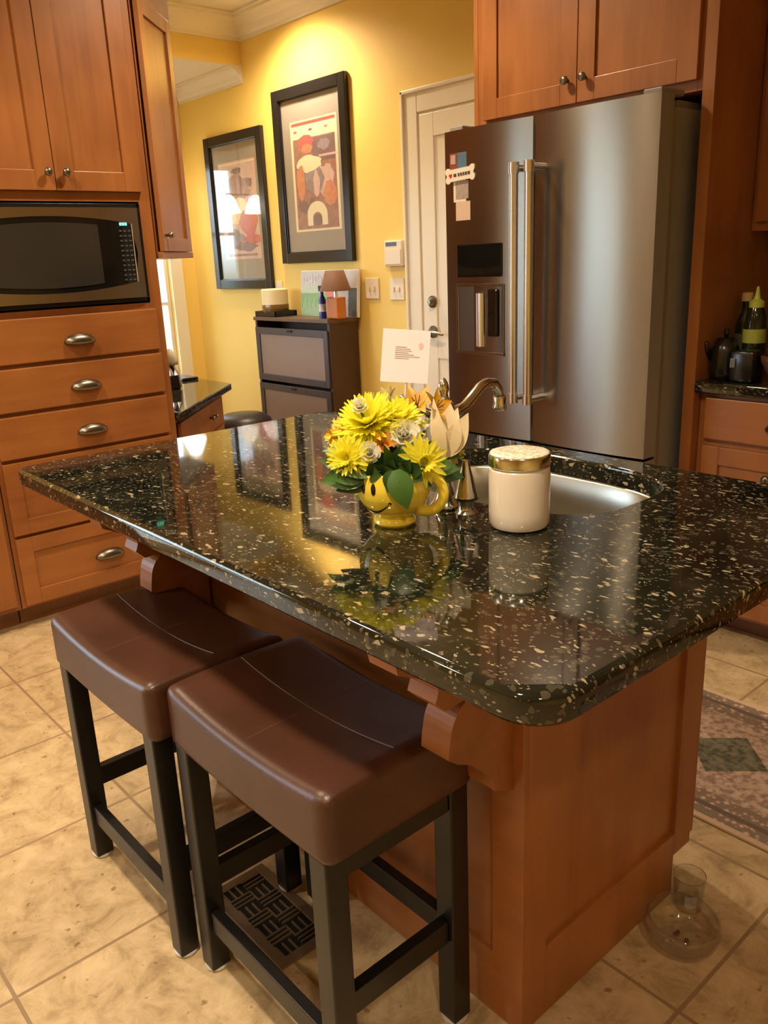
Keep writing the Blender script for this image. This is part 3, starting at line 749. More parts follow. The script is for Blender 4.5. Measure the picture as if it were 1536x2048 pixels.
# ================================================================ SHOE CABINET and things on it
SX0, SX1, SY, ST = -4.765, -3.976, 3.062, 1.03
t = thing('shoe_cabinet', 'slim dark brown shoe cabinet with taupe tilt-out doors against the yellow wall', 'cabinet', ((SX0+SX1)/2, 3.2, 0))
bm = NB(); box(bm, (SX0, SY, 0), (SX0+.02, 3.278, ST)); box(bm, (SX1-.02, SY, 0), (SX1, 3.278, ST)); box(bm, (SX0+.02, 3.26, 0), (SX1-.02, 3.278, ST-.02)); part('body', bm, SHOEWOOD, t)
bm = NB(); box(bm, (SX0-.004, SY-.012, ST-.022), (SX1+.002, 3.278, ST), .002); part('top', bm, plain('brown_top_board', (.13, .065, .035), .4, noise=.3), t)
SF = face_my(SY)
for z0, z1 in ((.625, .965), (.265, .605)):
    bm = NB(); w = .042
    a0, a1 = SX0+.01, SX1-.012
    for b0, b1, c0, c1 in ((a0, a0+w, z0, z1), (a1-w, a1, z0, z1), (a0+w, a1-w, z1-w, z1), (a0+w, a1-w, z0, z0+w)): box(bm, (b0, -.006, c0), (b1, .012, c1), .002, SF)
    d = part('door', bm, SHOEFRAME, t)
    bm = NB(); box(bm, (a0+w-.002, -.006, z0+w-.002), (a1-w+.002, .004, z1-w+.002), 0, SF); part('panel', bm, SHOEPANEL, d)
    bm = NB(); box(bm, (-4.39, .012, z1-.02), (-4.34, .020, z1-.008), .002, SF); part('latch', bm, BLACKP, d)
bm = NB(); box(bm, (SX0+.02, SY+.01, .0), (SX1-.02, SY+.03, .26)); part('plinth', bm, SHOEWOOD, t)
t = thing('jar_candle', 'cream candle in a brown glass holder on the shoe cabinet', 'candle', (-4.655, 3.16, ST))
bm = NB(); lathe(bm, [(0, .006), (.075, .006), (.085, .02), (.088, .06), (.086, .075), (0, .075)], (-4.655, 3.155, ST), n=32); part('holder', bm, plain('amber_glass', (.20, .10, .02), .12, noise=.1), t, smooth='angle')
bm = NB(); lathe(bm, [(0, .075), (.084, .075), (.086, .165), (.08, .172), (0, .168)], (-4.655, 3.155, ST), n=32); part('wax', bm, plain('cream_wax', (.85, .68, .38), .5, noise=.05), t, smooth='angle')
t = thing('candle_tray', 'dark tray with a raised rim under the cream candle on the shoe cabinet', 'tray', (-4.655, 3.16, ST))
bm = NB()
box(bm, (-4.77, 3.07, ST+.0003), (-4.54, 3.24, ST+.005), .001)
for a0, a1, c0, c1 in ((-4.77, -4.762, 3.07, 3.24), (-4.548, -4.54, 3.07, 3.24), (-4.77, -4.54, 3.07, 3.078), (-4.77, -4.54, 3.232, 3.24)): box(bm, (a0, c0, ST), (a1, c1, ST+.035), .001)
part('tray_body', bm, BLACKP, t)
t = thing('canvas_painting', 'unframed painting of green grass and a pink shape, leaning on the wall', 'painting', (-4.16, 3.25, ST))
CF = lambda a, n, z: Vector((a, 3.262 - n + (z-ST)*.08, z))
bm = NB(); box(bm, (-4.50, -.0, ST), (-3.93, .018, ST+.275), .001, CF); part('canvas', bm, plain('pale_canvas', (.72, .66, .62), .7), t)
cols = [plain('paint_sky', (.55, .52, .52), .6, noise=.35, nscale=45), plain('paint_green', (.26, .42, .20), .6, noise=.35, nscale=60), plain('paint_pink', (.72, .20, .17), .6, noise=.2), plain('paint_dark', (.10, .11, .11), .6, noise=.3), plain('paint_mint', (.48, .55, .42), .6, noise=.2, nscale=40), plain('paint_lilac', (.45, .38, .46), .6, noise=.3)]
bm = NB(); z = ST
flat(bm, -4.497, -3.935, z+.003, z+.272, .0186, CF, 0); flat(bm, -4.497, -4.12, z+.003, z+.14, .0190, CF, 1); flat(bm, -4.497, -4.2, z+.14, z+.185, .0190, CF, 4)
blob(bm, -4.19, z+.155, .055, .04, .0195, CF, 2, j=.1); blob(bm, -4.17, z+.2, .03, .035, .0195, CF, 2, j=.1); flat(bm, -4.02, -3.94, z+.003, z+.17, .0190, CF, 3)
for k in range(9): flat(bm, -4.47+k*.03, -4.46+k*.03, z+.20+.01*(k % 3), z+.245+.008*(k % 2), .0193, CF, 5)
for k in range(22): flat(bm, -4.49+k*.016, -4.485+k*.016, z+.01, z+.05+.03*((k*7) % 3), .0193, CF, 4)
part('paint', bm, cols, t)
t = thing('table_lamp', 'small lamp with brown shade and orange base in front of the painting', 'lamp', (-4.03, 3.13, ST))
cx, cy = -3.985, 3.13
bm = NB(); box(bm, (cx-.052, cy-.035, ST+.001), (cx+.052, cy+.035, ST+.125), .008); part('base', bm, plain('orange_glaze', (.55, .17, .03), .3, noise=.25, nscale=12), t)
bm = NB(); tube(bm, [(cx, cy, ST+.124), (cx, cy, ST+.19)], [.012, .009], 12); part('neck', bm, BRIGHT, t)
bm = NB(); lathe(bm, [(.094, .16), (.055, .275), (.052, .275), (.091, .16)], (cx, cy, ST), n=32, closed=True); part('lamp_shade', bm, plain('brown_lamp_shade', (.17, .075, .035), .7, noise=.1), t, smooth=True)
t = thing('blue_bottle', 'narrow dark blue bottle beside the small lamp on the shoe cabinet', 'bottle', (-4.10, 3.12, ST))
bm = NB(); lathe(bm, [(0, 0), (.022, 0), (.022, .11), (.010, .135), (.010, .16), (0, .16)], (-4.105, 3.12, ST), n=20); part('body', bm, plain('cobalt_plastic', (.015, .02, .16), .3), t, smooth='angle')
bm = NB(); lathe(bm, [(.0225, .04), (.0225, .085)], (-4.105, 3.12, ST), n=20, closed=True); part('label', bm, plain('pale_label', (.6, .55, .6), .5), t)
bm = NB(); lathe(bm, [(0, .158), (.02, .158), (.022, .19), (0, .192)], (-4.105, 3.12, ST), n=20); part('cap', bm, plain('cobalt_plastic', (.015, .02, .16), .3), t, smooth='angle')

# ================================================================ FRIDGE
FX0, FX1, FY = -2.413, -1.502, 2.45
t = thing('refrigerator', 'large stainless French door refrigerator with water dispenser', 'refrigerator', (-1.96, 2.85, 0))
bm = NB(); box(bm, (FX0+.012, FY+.1, .02), (FX1-.012, 3.24, 1.775), .004); part('body', bm, GREYMET, t)
FF = face_my(FY + .085)
def curved_door(name, a0, a1, z0, z1, holes=None):
    bm = NB(); N = 16; c = .5*(a0+a1); hw = .5*(a1-a0)
    def nn(a):
        u = (a-c)/hw; return .085 - .012*u*u
    vr = []
    us = [-1, -.985] + [-.96 + 1.92*i/N for i in range(N+1)] + [.985, 1]
    for u in us:
        a = c + hw*u
        vr.append([bm.verts.new(FF(a, n, z)) for n, z in ((0, z0), (nn(a), z0), (nn(a), z1), (0, z1))])
    for p, q in zip(vr, vr[1:]):
        for k in range(4): bm.faces.new((p[k], p[(k+1) % 4], q[(k+1) % 4], q[k]))
    bm.faces.new(vr[0]).material_index = 1; bm.faces.new(vr[-1]).material_index = 1  # door ends take the darker grey to stand for their shade
    return part(name, bm, [STEEL, GREYMET], t, smooth='angle')
mid = -1.983
d1 = curved_door('door', FX0, mid-.006, .675, 1.807)
d2 = curved_door('door', mid+.006, FX1, .675, 1.807)
d3 = curved_door('freezer_drawer', FX0, FX1, .06, .665)
bm = NB(); box(bm, (FX0+.02, FY+.10, .0), (FX1-.02, FY+.13, .06)); part('kick_grille', bm, BLACKP, t)
bm = NB(); box(bm, (FX1-.075, FY+.03, 1.807), (FX1-.01, FY+.16, 1.825), .004); box(bm, (FX0+.01, FY+.03, 1.807), (FX0+.075, FY+.16, 1.825), .004); box(bm, (FX0+.03, FY+.16, 1.775), (FX1-.03, FY+.3, 1.80), .004); part('hinge_cover', bm, GREYMET, t)
HN = .085 + .075
for d, x in ((d1, -2.001), (d2, -1.934)):
    bm = NB(); tube(bm, [FF(x, HN, .845), FF(x, HN, 1.645)], .0155, 20); part('handle', bm, BRIGHT, d, smooth='angle')
    for z in (.85, 1.64):
        bm = NB(); tube(bm, [FF(x, HN, z-.018), FF(x, HN, z+.018)], .0185, 20); tube(bm, [FF(x, HN, z), FF(x, .075, z)], .012, 14)
        part('handle_mount', bm, BRIGHT, d, smooth='angle')
bm = NB(); tube(bm, [FF(-2.3, HN-.01, .60), FF(-1.62, HN-.01, .60)], .014, 16); tube(bm, [FF(-2.25, HN-.01, .60), FF(-2.25, .07, .60)], .01, 12); tube(bm, [FF(-1.67, HN-.01, .60), FF(-1.67, .07, .60)], .01, 12); part('handle', bm, BRIGHT, d3, smooth='angle')
# dispenser: black display over an alcove
n0 = .080
bm = NB(); box(bm, (-2.345, n0-.006, 1.28), (-2.118, n0+.008, 1.40), .003, FF); part('display_panel', bm, BLACKG, d1)
bm = NB()
box(bm, (-2.352, n0-.004, .995), (-2.340, n0+.007, 1.25), .002, FF); box(bm, (-2.120, n0-.004, .995), (-2.108, n0+.007, 1.25), .002, FF)
box(bm, (-2.352, n0-.004, .988), (-2.108, n0+.010, 1.0), .002, FF); box(bm, (-2.352, n0-.004, 1.245), (-2.108, n0+.007, 1.255), .002, FF)
part('dispenser_bezel', bm, STEEL, d1)
bm = NB(); box(bm, (-2.340, n0-.004, 1.0), (-2.120, n0+.004, 1.246), 0, FF); part('alcove', bm, steel('alcove_steel', (.20, .19, .17), .3, (1, 1, 8)), d1, label='dark steel recess')
bm = NB(); lathe(bm, [(0, 0), (.035, 0), (.035, .2), (0, .2)], (0, 0, 0), n=20, F=lambda x, y, z: FF(-2.225+x*.6, n0+.006+max(y, -.004)*.4, 1.02+z)); part('chute', bm, BRIGHT, d1, smooth='angle')
bm = NB(); box(bm, (-2.185, n0+.002, 1.06), (-2.135, n0+.016, 1.235), .006, FF); part('paddle', bm, BLACKG, d1)
# magnets
FN = .0795
t = thing('photo_magnet', 'small blue and red picture magnet at the top of the fridge door', 'magnet', FF(-2.33, FN, 1.70))
bm = NB(); box(bm, (-2.378, FN, 1.672), (-2.292, FN+.004, 1.728), .001, FF); part('card', bm, [plain('blue_photo', (.09, .17, .25), .4, noise=.3)], t)
bm = NB(); box(bm, (-2.378, FN+.0035, 1.672), (-2.340, FN+.005, 1.728), 0, FF); part('photo_panel', bm, plain('photo_red', (.25, .06, .04), .4, noise=.3), t)
bm = NB(); box(bm, (-2.372, FN+.0048, 1.690), (-2.348, FN+.0056, 1.722), 0, FF); part('photo_figure', bm, plain('photo_pale', (.5, .35, .3), .4, noise=.3), t)
t = thing('bone_magnet', 'white bone-shaped magnet with a red heart on the fridge door', 'magnet', FF(-2.32, FN, 1.65))
bm = NB(); BN = FN + .0055
ba, bz = -2.322, 1.652; tl = math.radians(3)
RF = lambda a, n, z: FF(ba + a*math.cos(tl) - z*math.sin(tl), n, bz + a*math.sin(tl) + z*math.cos(tl))
def hprism(bm, pts, n0, n1, F, mi=0):
    t2 = bmesh.new(); A = [t2.verts.new((x, n0, z)) for x, z in pts]; B = [t2.verts.new((x, n1, z)) for x, z in pts]; t2.faces.new(A); t2.faces.new(B)
    for k in range(len(pts)): t2.faces.new((A[k], A[(k+1) % len(pts)], B[(k+1) % len(pts)], B[k]))
    merge(bm, t2, F, mi)
pts = []
def arc(cx, cz, r, d0, d1, k=10):
    for i in range(k+1):
        a = math.radians(d0 + (d1-d0)*i/k); pts.append((cx + r*math.cos(a), cz + r*math.sin(a)))
arc(.062, .015, .013, -60, 150); arc(-.062, .015, .013, 30, 240); arc(-.062, -.015, .013, 120, 330); arc(.062, -.015, .013, -150, 60)
hprism(bm, pts, BN, BN+.004, RF); part('bone', bm, plain('white_magnet', (.75, .68, .58), .4), t)
bm = NB(); hp = []
for i in range(24):
    a = 2*PI*i/24; hp.append((-.048 + .0006*16*math.sin(a)**3*.9, .0006*(13*math.cos(a) - 5*math.cos(2*a) - 2*math.cos(3*a) - math.cos(4*a))))
hprism(bm, hp, BN+.004, BN+.0048, RF); part('heart', bm, plain('red_enamel', (.6, .02, .03), .4), t)
bm = NB()
for x0, x1 in ((-.032, -.018), (-.010, -.001), (.002, .012), (.015, .024), (.027, .037), (.040, .052)): hprism(bm, [(x0, -.006), (x1, -.006), (x1, .005), (x0, .005)], BN+.004, BN+.0048, RF)
part('lettering', bm, plain('dark_print', (.06, .05, .04), .5), t)
t = thing('photo_strip', 'vertical photo card held under the bone magnet on the fridge door', 'photo', FF(-2.31, FN, 1.55))
bm = NB(); box(bm, (-2.362, FN+.001, 1.555), (-2.270, FN+.003, 1.66), 0, FF); part('card', bm, plain('white_magnet', (.75, .68, .58), .4), t)
bm = NB(); box(bm, (-2.350, FN+.0028, 1.565), (-2.284, FN+.0036, 1.628), 0, FF); part('photo_panel', bm, plain('grey_photo', (.42, .34, .32), .5, noise=.5, nscale=60), t)
bm = NB(); box(bm, (-2.350, FN+.001, 1.488), (-2.266, FN+.004, 1.556), 0, FF); part('stub', bm, plain('pink_stub', (.66, .50, .38), .5, noise=.1), t)

# over-fridge cabinet
t = thing('fridge_cabinet', 'brown wooden double-door cabinet above the refrigerator', 'cabinet', (-1.95, 2.95, 1.823))
CY = 2.64
OF = face_my(CY + .02)
bm = NB(); box(bm, (-2.395, CY+.04, 1.823), (-1.472, 3.28, 2.55)); part('body', bm, WV, t)
bm = NB()
for a0, a1, c0, c1 in ((-2.42, -2.37, 1.823, 2.55), (-1.50, -1.472, 1.823, 2.55), (-2.37, -1.50, 1.823, 1.86), (-2.37, -1.50, 2.5, 2.55)): box(bm, (a0, -.02, c0), (a1, 0, c1), .001, OF)
part('face_frame', bm, WV, t)
for a0, a1, ka in ((-2.382, -1.944, -1.982), (-1.944, -1.492, -1.908)):
    d = shaker('door', OF, a0, a1, 1.853, 2.5, WV, t, rail=.07); knob(d, OF, ka, 1.93, .02)
t = thing('fridge_side_panel', 'tall wooden end panel standing right of the refrigerator', 'panel', (-1.45, 2.95, 0))
bm = NB(); box(bm, (-1.471, CY, 0), (-1.431, 3.28, 2.55), .001); part('board', bm, WV, t)

t = thing('fridge_side_panel', 'wooden end panel left of the cabinet above the refrigerator, beside the white door', 'panel', (-2.43, 2.95, 0))
bm = NB(); box(bm, (-2.442, CY+.02, 0), (-2.421, 3.28, 2.55), .001); part('board', bm, WV, t)
# right upper, base, counter
t = thing('wall_cabinet', 'brown wooden wall cabinet at the upper right edge', 'cabinet', (-1.1, 3.1, 1.4))
UF = face_my(2.95)
bm = NB(); box(bm, (-1.429, 2.972, 1.40), (-.40, 3.28, 2.55)); part('body', bm, WV, t)
bm = NB(); box(bm, (-1.429, -.02, 1.40), (-1.405, 0, 2.55), 0, UF); box(bm, (-1.405, -.02, 1.40), (-.4, 0, 1.43), 0, UF); part('face_frame', bm, WV, t)
for a0 in (-1.412, -.91): d = shaker('door', UF, a0, a0+.50, 1.428, 2.5, WV, t); knob(d, UF, a0+.46, 1.50, .02)
t = thing('base_cabinet', 'brown wooden base cabinet right of the refrigerator at the right edge', 'cabinet', (-.6, 2.95, 0))
BF = face_my(2.685)
bm = NB(); box(bm, (-1.429, 2.706, .1), (XE-.01, 3.28, .883)); part('body', bm, WV, t)
bm = NB(); box(bm, (-1.429, -.02, .1), (-1.39, 0, .883), 0, BF); box(bm, (-1.39, -.02, .1), (XE-.01, 0, .883), 0, BF); part('face_frame', bm, WV, t)
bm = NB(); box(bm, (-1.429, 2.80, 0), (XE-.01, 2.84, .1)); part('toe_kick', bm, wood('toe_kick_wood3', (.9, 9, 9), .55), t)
for k in range(5):
    a0 = -1.405 + k*.56
    d = slab_front('drawer', BF, a0, a0+.54, .725, .870, WX, t); cup_pull(d, BF, a0+.27, .79, .02, .055)
    d = shaker('door', BF, a0, a0+.54, .115, .705, WV, t); knob(d, BF, a0+.235, .62, .011)
t = thing('wall_countertop', 'black granite countertop right of the refrigerator under the wall cabinet', 'countertop', (-.6, 2.95, .884))
bm = NB(); prism(bm, [(-1.4305, 2.64), (XE-.01, 2.64), (XE-.01, 3.28), (-1.4305, 3.28)], .884, .924, bev=.008); part('slab', bm, GRANITE, t, smooth='angle')
bm = NB(); box(bm, (-1.429, 3.262, .925), (XE-.01, 3.288, 1.395)); part('backsplash', bm, GRANITE, t)
CT = .924
t = thing('oil_bottle', 'dark glass bottle with pale cap near the end panel', 'bottle', (-1.385, 2.86, CT))
bm = NB(); lathe(bm, [(0, 0), (.031, 0), (.033, .01), (.033, .16), (.027, .19), (.016, .215), (.015, .25), (0, .25)], (-1.388, 2.88, CT), n=28); b = part('body', bm, plain('dark_bottle_glass', (.008, .012, .008), .08), t, smooth='angle')
bm = NB(); lathe(bm, [(.0335, .05), (.0335, .14)], (-1.388, 2.88, CT), n=28, closed=True); part('label', bm, plain('olive_label', (.09, .085, .05), .5), t)
bm = NB(); lathe(bm, [(0, .248), (.019, .248), (.019, .272), (.015, .276), (0, .276)], (-1.388, 2.88, CT), n=20); part('cap', bm, plain('cork_cap', (.50, .36, .17), .5), t, smooth='angle')
t = thing('sauce_bottle', 'dark bottle with pointed lime green cap and green label', 'bottle', (-1.325, 2.84, CT))
bm = NB(); lathe(bm, [(0, 0), (.034, 0), (.036, .01), (.036, .17), (.031, .21), (.022, .235), (0, .235)], (-1.312, 2.79, CT), n=28); part('body', bm, plain('dark_sauce', (.01, .014, .006), .1), t, smooth='angle')
bm = NB(); lathe(bm, [(.0365, .12), (.0365, .165)], (-1.312, 2.79, CT), n=28, closed=True); part('label', bm, plain('lime_label', (.32, .36, .05), .5), t)
bm = NB(); lathe(bm, [(0, .234), (.024, .234), (.024, .252), (.012, .26), (.008, .275), (.004, .30), (0, .302)], (-1.312, 2.79, CT), n=20); part('cap', bm, plain('lime_cap', (.40, .47, .06), .4), t, smooth='angle')
t = thing('kettle', 'small black kettle in front of the dark bottles', 'kettle', (-1.395, 2.76, CT))
bm = NB(); lathe(bm, [(0, 0), (.045, 0), (.048, .02), (.044, .10), (.03, .135), (0, .14)], (-1.383, 2.74, CT), n=28); part('body', bm, BLACKP, t, smooth=True)
bm = NB(); lathe(bm, [(0, .138), (.006, .14), (.011, .155), (.006, .168), (0, .17)], (-1.383, 2.74, CT), n=16); part('lid_knob', bm, BLACKG, t, smooth=True)
bm = NB(); tube(bm, [(-1.42, 2.72, CT+.07), (-1.4285, 2.70, CT+.10), (-1.425, 2.69, CT+.125)], [.012, .008, .006], 10)
part('spout', bm, BLACKP, t, smooth=True)
t = thing('toaster', 'low black appliance between the bottles and the kettle', 'appliance', (-1.28, 2.73, CT))
bm = NB(); box(bm, (-1.330, 2.665, CT+.001), (-1.250, 2.745, CT+.105), .012); part('body', bm, BLACKP, t, smooth='angle')
bm = NB(); box(bm, (-1.325, 2.661, CT+.05), (-1.307, 2.666, CT+.08), .001); part('badge', bm, plain('grey_badge', (.12, .12, .12), .3), t)
t = thing('tomato', 'round red tomato in a small dark bowl at the right edge of the counter', 'tomato', (-1.21, 2.73, CT+.09))
bm = NB(); lathe(bm, [(0, .004), (.02, 0), (.036, .016), (.038, .034), (.028, .052), (.010, .058), (0, .054)], (-1.195, 2.73, CT+.077), n=24); part('flesh', bm, plain('tomato_skin', (.55, .09, .03), .25), t, smooth=True)
bm = NB(); tube(bm, [(-1.195, 2.73, CT+.132), (-1.193, 2.73, CT+.142)], .003, 6); part('stem', bm, plain('stem_green', (.1, .2, .04), .6), t)
t = thing('fruit_bowl', 'small dark bowl holding the red tomato at the right edge of the counter', 'bowl', (-1.195, 2.73, CT))
bm = NB(); lathe(bm, [(0, 0), (.028, 0), (.026, .018), (.035, .035), (.055, .07), (.056, .09), (.053, .09), (.045, .07), (.02, .04), (0, .035)], (-1.195, 2.73, CT), n=28); part('bowl_body', bm, plain('brown_glaze', (.10, .04, .025), .3), t, smooth=True)

# ================================================================ ISLAND
IX0, IX1, IY0, IY1 = -1.83, -.753, .925, 1.54
t = thing('island_cabinet', 'brown wooden kitchen island base with carved corbels', 'kitchen island', (-1.29, 1.23, 0))
bm = NB()
box(bm, (IX0+.012, IY0+.012, .1), (IX1-.012, IY0+.03, .872)); box(bm, (IX0+.012, IY1-.04, .1), (IX1-.012, IY1-.022, .69))
box(bm, (IX0+.012, IY0+.03, .1), (IX0+.03, IY1-.04, .872)); box(bm, (IX1-.03, IY0+.03, .1), (IX1-.012, IY1-.04, .872)); box(bm, (IX0+.03, IY0+.03, .1), (IX1-.03, IY1-.04, .12))
part('body', bm, WV, t)
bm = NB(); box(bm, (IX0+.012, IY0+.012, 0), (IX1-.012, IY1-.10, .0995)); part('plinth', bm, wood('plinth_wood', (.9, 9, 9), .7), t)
def panel(F, a0, a1, z0, z1, th=.012, st=.055, botr=.155, topr=.05, stR=None):
    bm = NB(); sR = stR or st
    box(bm, (a0, 0, z0), (a0+st, th, z1), .001, F); box(bm, (a1-sR, 0, z0 if sR == st else .1), (a1, th, z1), .001, F)
    box(bm, (a0+st, 0, z0), (a1-sR, th, z0+botr), .001, F); box(bm, (a0+st, 0, z1-topr), (a1-sR, th, z1), .001, F)
    box(bm, (a0+st, -.002, z0+botr), (a1-sR, th-.010, z1-topr), 0, F)
    return bm
EF = face_px(IX1-.012)
bm = panel(EF, IY0+.0122, IY1-.04, .0, .872, stR=.066)
part('end_panel', bm, WV, t)
WF = lambda a, n, z: Vector((IX0+.012-n, a, z))
part('end_panel', panel(WF, IY0+.0122, IY1-.04, 0, .872, stR=.066), WV, t)
BKF = face_my(IY0+.012)
part('back_panel', panel(BKF, IX0, IX1, 0, .872, st=.07, botr=.14), WX, t)
SKF = face_py(IY1-.022)
for k in range(2):
    a0 = IX0+.01 + k*.53; d = shaker('door', SKF, a0, a0+.525, .1, .86, WV, t); knob(d, SKF, a0+(.48 if k == 0 else .045), .80, .02)
def corbel(x0, x1):
    P = [(0, .872), (-.262, .872), (-.262, .842), (-.25, .835), (-.245, .815), (-.215, .80), (-.19, .787), (-.172, .785), (-.168, .76), (-.175, .742), (-.155, .722)]
    for i in range(9):
        a = math.radians(100 + 75*i/8); P.append((-.085 + .06*math.cos(a)*1.0 - .0, .665 + .062*math.sin(a)))
    P += [(-.148, .655), (-.15, .635), (-.13, .62), (-.10, .605), (-.07, .575), (-.05, .555), (-.045, .53), (0, .51)]
    P = [(y, z) for y, z in P]
    bm = NB(); ra = []
    for x in (x0, x1): ra.append([bm.verts.new((x, IY0 + y, z)) for y, z in P])
    n = len(P)
    for k in range(n): bm.faces.new((ra[0][k], ra[0][(k+1) % n], ra[1][(k+1) % n], ra[1][k]))
    bm.faces.new(ra[0]); bm.faces.new(ra[1])
    part('corbel', bm, WX, t)
corbel(-.835, -.775); corbel(-1.81, -1.75)
# granite slab with D-shaped sink cut-out
t = thing('island_countertop', 'large black speckled granite island top with a sink cut-out', 'countertop', (-1.27, 1.1, .874))
def rpoly(corners, k=8):
    out = []
    n = len(corners)
    for i, (x, y, r) in enumerate(corners):
        p = Vector((x, y)); a = Vector(corners[i-1][:2]); b = Vector(corners[(i+1) % n][:2])
        da = (a-p).normalized(); db = (b-p).normalized(); s = p + da*r; e = p + db*r; c = p + da*r + db*r
        for j in range(k+1):
            th = j/k*PI/2; out.append(tuple(c - db*r*math.cos(th)*1.0 - da*r*math.sin(th)))
    return out
outer = rpoly([(-2.09, .614, .045), (-.474, .614, .065), (-.474, 1.595, .06), (-2.09, 1.595, .09)])
SC = (-1.10, 1.325)
def superel(cx, cy, hx, hy, n=3.0, k=56):
    r = []
    for i in range(k):
        a = 2*PI*i/k; c, s = math.cos(a), math.sin(a)
        r.append((cx + hx*math.copysign(abs(c)**(2/n), c), cy + hy*math.copysign(abs(s)**(2/n), s)))
    return r
hole = superel(SC[0], SC[1], .285, .195)
def slab_with_hole(outer, hole, z0, z1, bev):
    t2 = bmesh.new()
    def loops(z, ins, hin):
        # inset outer polygon by ins
        c = []
        n = len(outer)
        for i in range(n):
            p = Vector(outer[i]); a = Vector(outer[i-1]); b = Vector(outer[(i+1) % n])
            d = ((p-a).normalized() + (b-p).normalized()).normalized(); nr = Vector((-d.y, d.x))
            c.append(t2.verts.new((p.x + nr.x*ins, p.y + nr.y*ins, z)))
        h = []
        for x, y in hole:
            v = Vector((x-SC[0], y-SC[1])); v = v*(1 + hin/v.length); h.append(t2.verts.new((SC[0]+v.x, SC[1]+v.y, z)))
        return c, h
    K = 5; prof = [(z0, bev*.6)] + [(z0 + bev*.6, 0)] + [(z1-bev + bev*math.sin(PI/2*i/K), bev*(1-math.cos(PI/2*i/K))) for i in range(K+1)]
    L = [loops(z, ins, (ins*.5 if z > (z0+z1)/2 else 0)) for z, ins in prof]
    for (c0, h0), (c1, h1) in zip(L, L[1:]):
        for A, B in ((c0, c1), (h0, h1)):
            n = len(A)
            for k in range(n): t2.faces.new((A[k], A[(k+1) % n], B[(k+1) % n], B[k]))
    for c, h in (L[0], L[-1]):
        es = []
        for ring in (c, h):
            for k in range(len(ring)):
                e = t2.edges.get((ring[k], ring[(k+1) % len(ring)])); es.append(e)
        bmesh.ops.triangle_fill(t2, edges=es, use_beauty=True, use_dissolve=False)
    return t2
bm = slab_with_hole(outer, hole, .874, .914, .011)
part('slab', bm, GRANITE, t, smooth='angle')
# sink
t = thing('sink_basin', 'rounded stainless undermount sink set in the island top', 'sink', (SC[0], SC[1], .70))
bm = NB(); rings = []
for z, hx, hy in ((.873, .30, .205), (.873, .283, .193), (.868, .279, .189), (.80, .275, .185), (.73, .268, .178), (.705, .245, .155), (.70, .20, .12), (.698, .05, .03)):
    rings.append([bm.verts.new((x, y, z)) for x, y in superel(SC[0], SC[1], hx, hy)])
for A, B in zip(rings, rings[1:]):
    for k in range(len(A)): bm.faces.new((A[k], A[(k+1) % len(A)], B[(k+1) % len(A)], B[k]))
bm.faces.new(rings[-1]); part('basin', bm, SINK, t, smooth=True)
bm = NB(); lathe(bm, [(0, .003), (.03, .003), (.042, .006), (.045, .001)], (SC[0], SC[1], .698), n=24); part('drain', bm, CHROME, t, smooth=True)
# faucet
t = thing('faucet', 'brushed nickel faucet with curved spout behind the flowers', 'faucet', (-1.06, 1.06, .914))
fx, fy = -1.06, 1.066
bm = NB(); lathe(bm, [(0, 0), (.029, 0), (.029, .006), (.022, .014), (.016, .03), (.014, .06), (.018, .075), (.020, .09), (.015, .11), (.014, .14), (.019, .155), (.021, .175), (.018, .195), (.010, .205), (.008, .213), (.011, .22), (.009, .232), (.004, .24), (0, .242)], (fx, fy, .914), n=28); part('body', bm, CHROME, t, smooth=True)
bm = NB(); pts = [(-1.06, 1.075, 1.088), (-1.062, 1.10, 1.088), (-1.065, 1.125, 1.093), (-1.072, 1.155, 1.107), (-1.080, 1.185, 1.121), (-1.086, 1.21, 1.1265), (-1.093, 1.24, 1.122), (-1.098, 1.258, 1.106), (-1.10, 1.265, 1.09)]
tube(bm, pts, [.016, .0125, .010, .0095, .0095, .0095, .0095, .010, .010], 14); part('spout', bm, CHROME, t, smooth=True)
bm = NB(); lathe(bm, [(0, -.022), (.012, -.022), (.0145, -.016), (.012, -.006), (.013, .004), (.010, .01), (0, .01)], (-1.1005, 1.266, 1.085), n=20); part('spout_tip', bm, CHROME, t, smooth=True)
bm = NB(); tube(bm, [(-1.08, 1.06, 1.085), (-1.105, 1.045, 1.10), (-1.135, 1.03, 1.118)], [.009, .006, .008], 10); part('lever', bm, CHROME, t, smooth=True)
t = thing('soap_dispenser', 'bell-shaped chrome soap dispenser on the island left of the white jar', 'soap dispenser', (-1.0, 1.06, .914))
bm = NB(); lathe(bm, [(0, 0), (.021, 0), (.021, .004), (.015, .010), (.013, .022), (.015, .027), (.022, .029), (.0225, .034), (.0205, .038), (.018, .05), (.013, .07), (.0085, .088), (.006, .1), (0, .102)], (-1.0, 1.058, .914), n=28); part('body', bm, CHROME, t, smooth='angle')
bm = NB(); lathe(bm, [(.0205, .029), (.0232, .0295), (.0232, .0335), (.0205, .034)], (-1.0, 1.058, .914), n=28, closed=True); part('collar_ring', bm, BLACKP, t, smooth='angle')

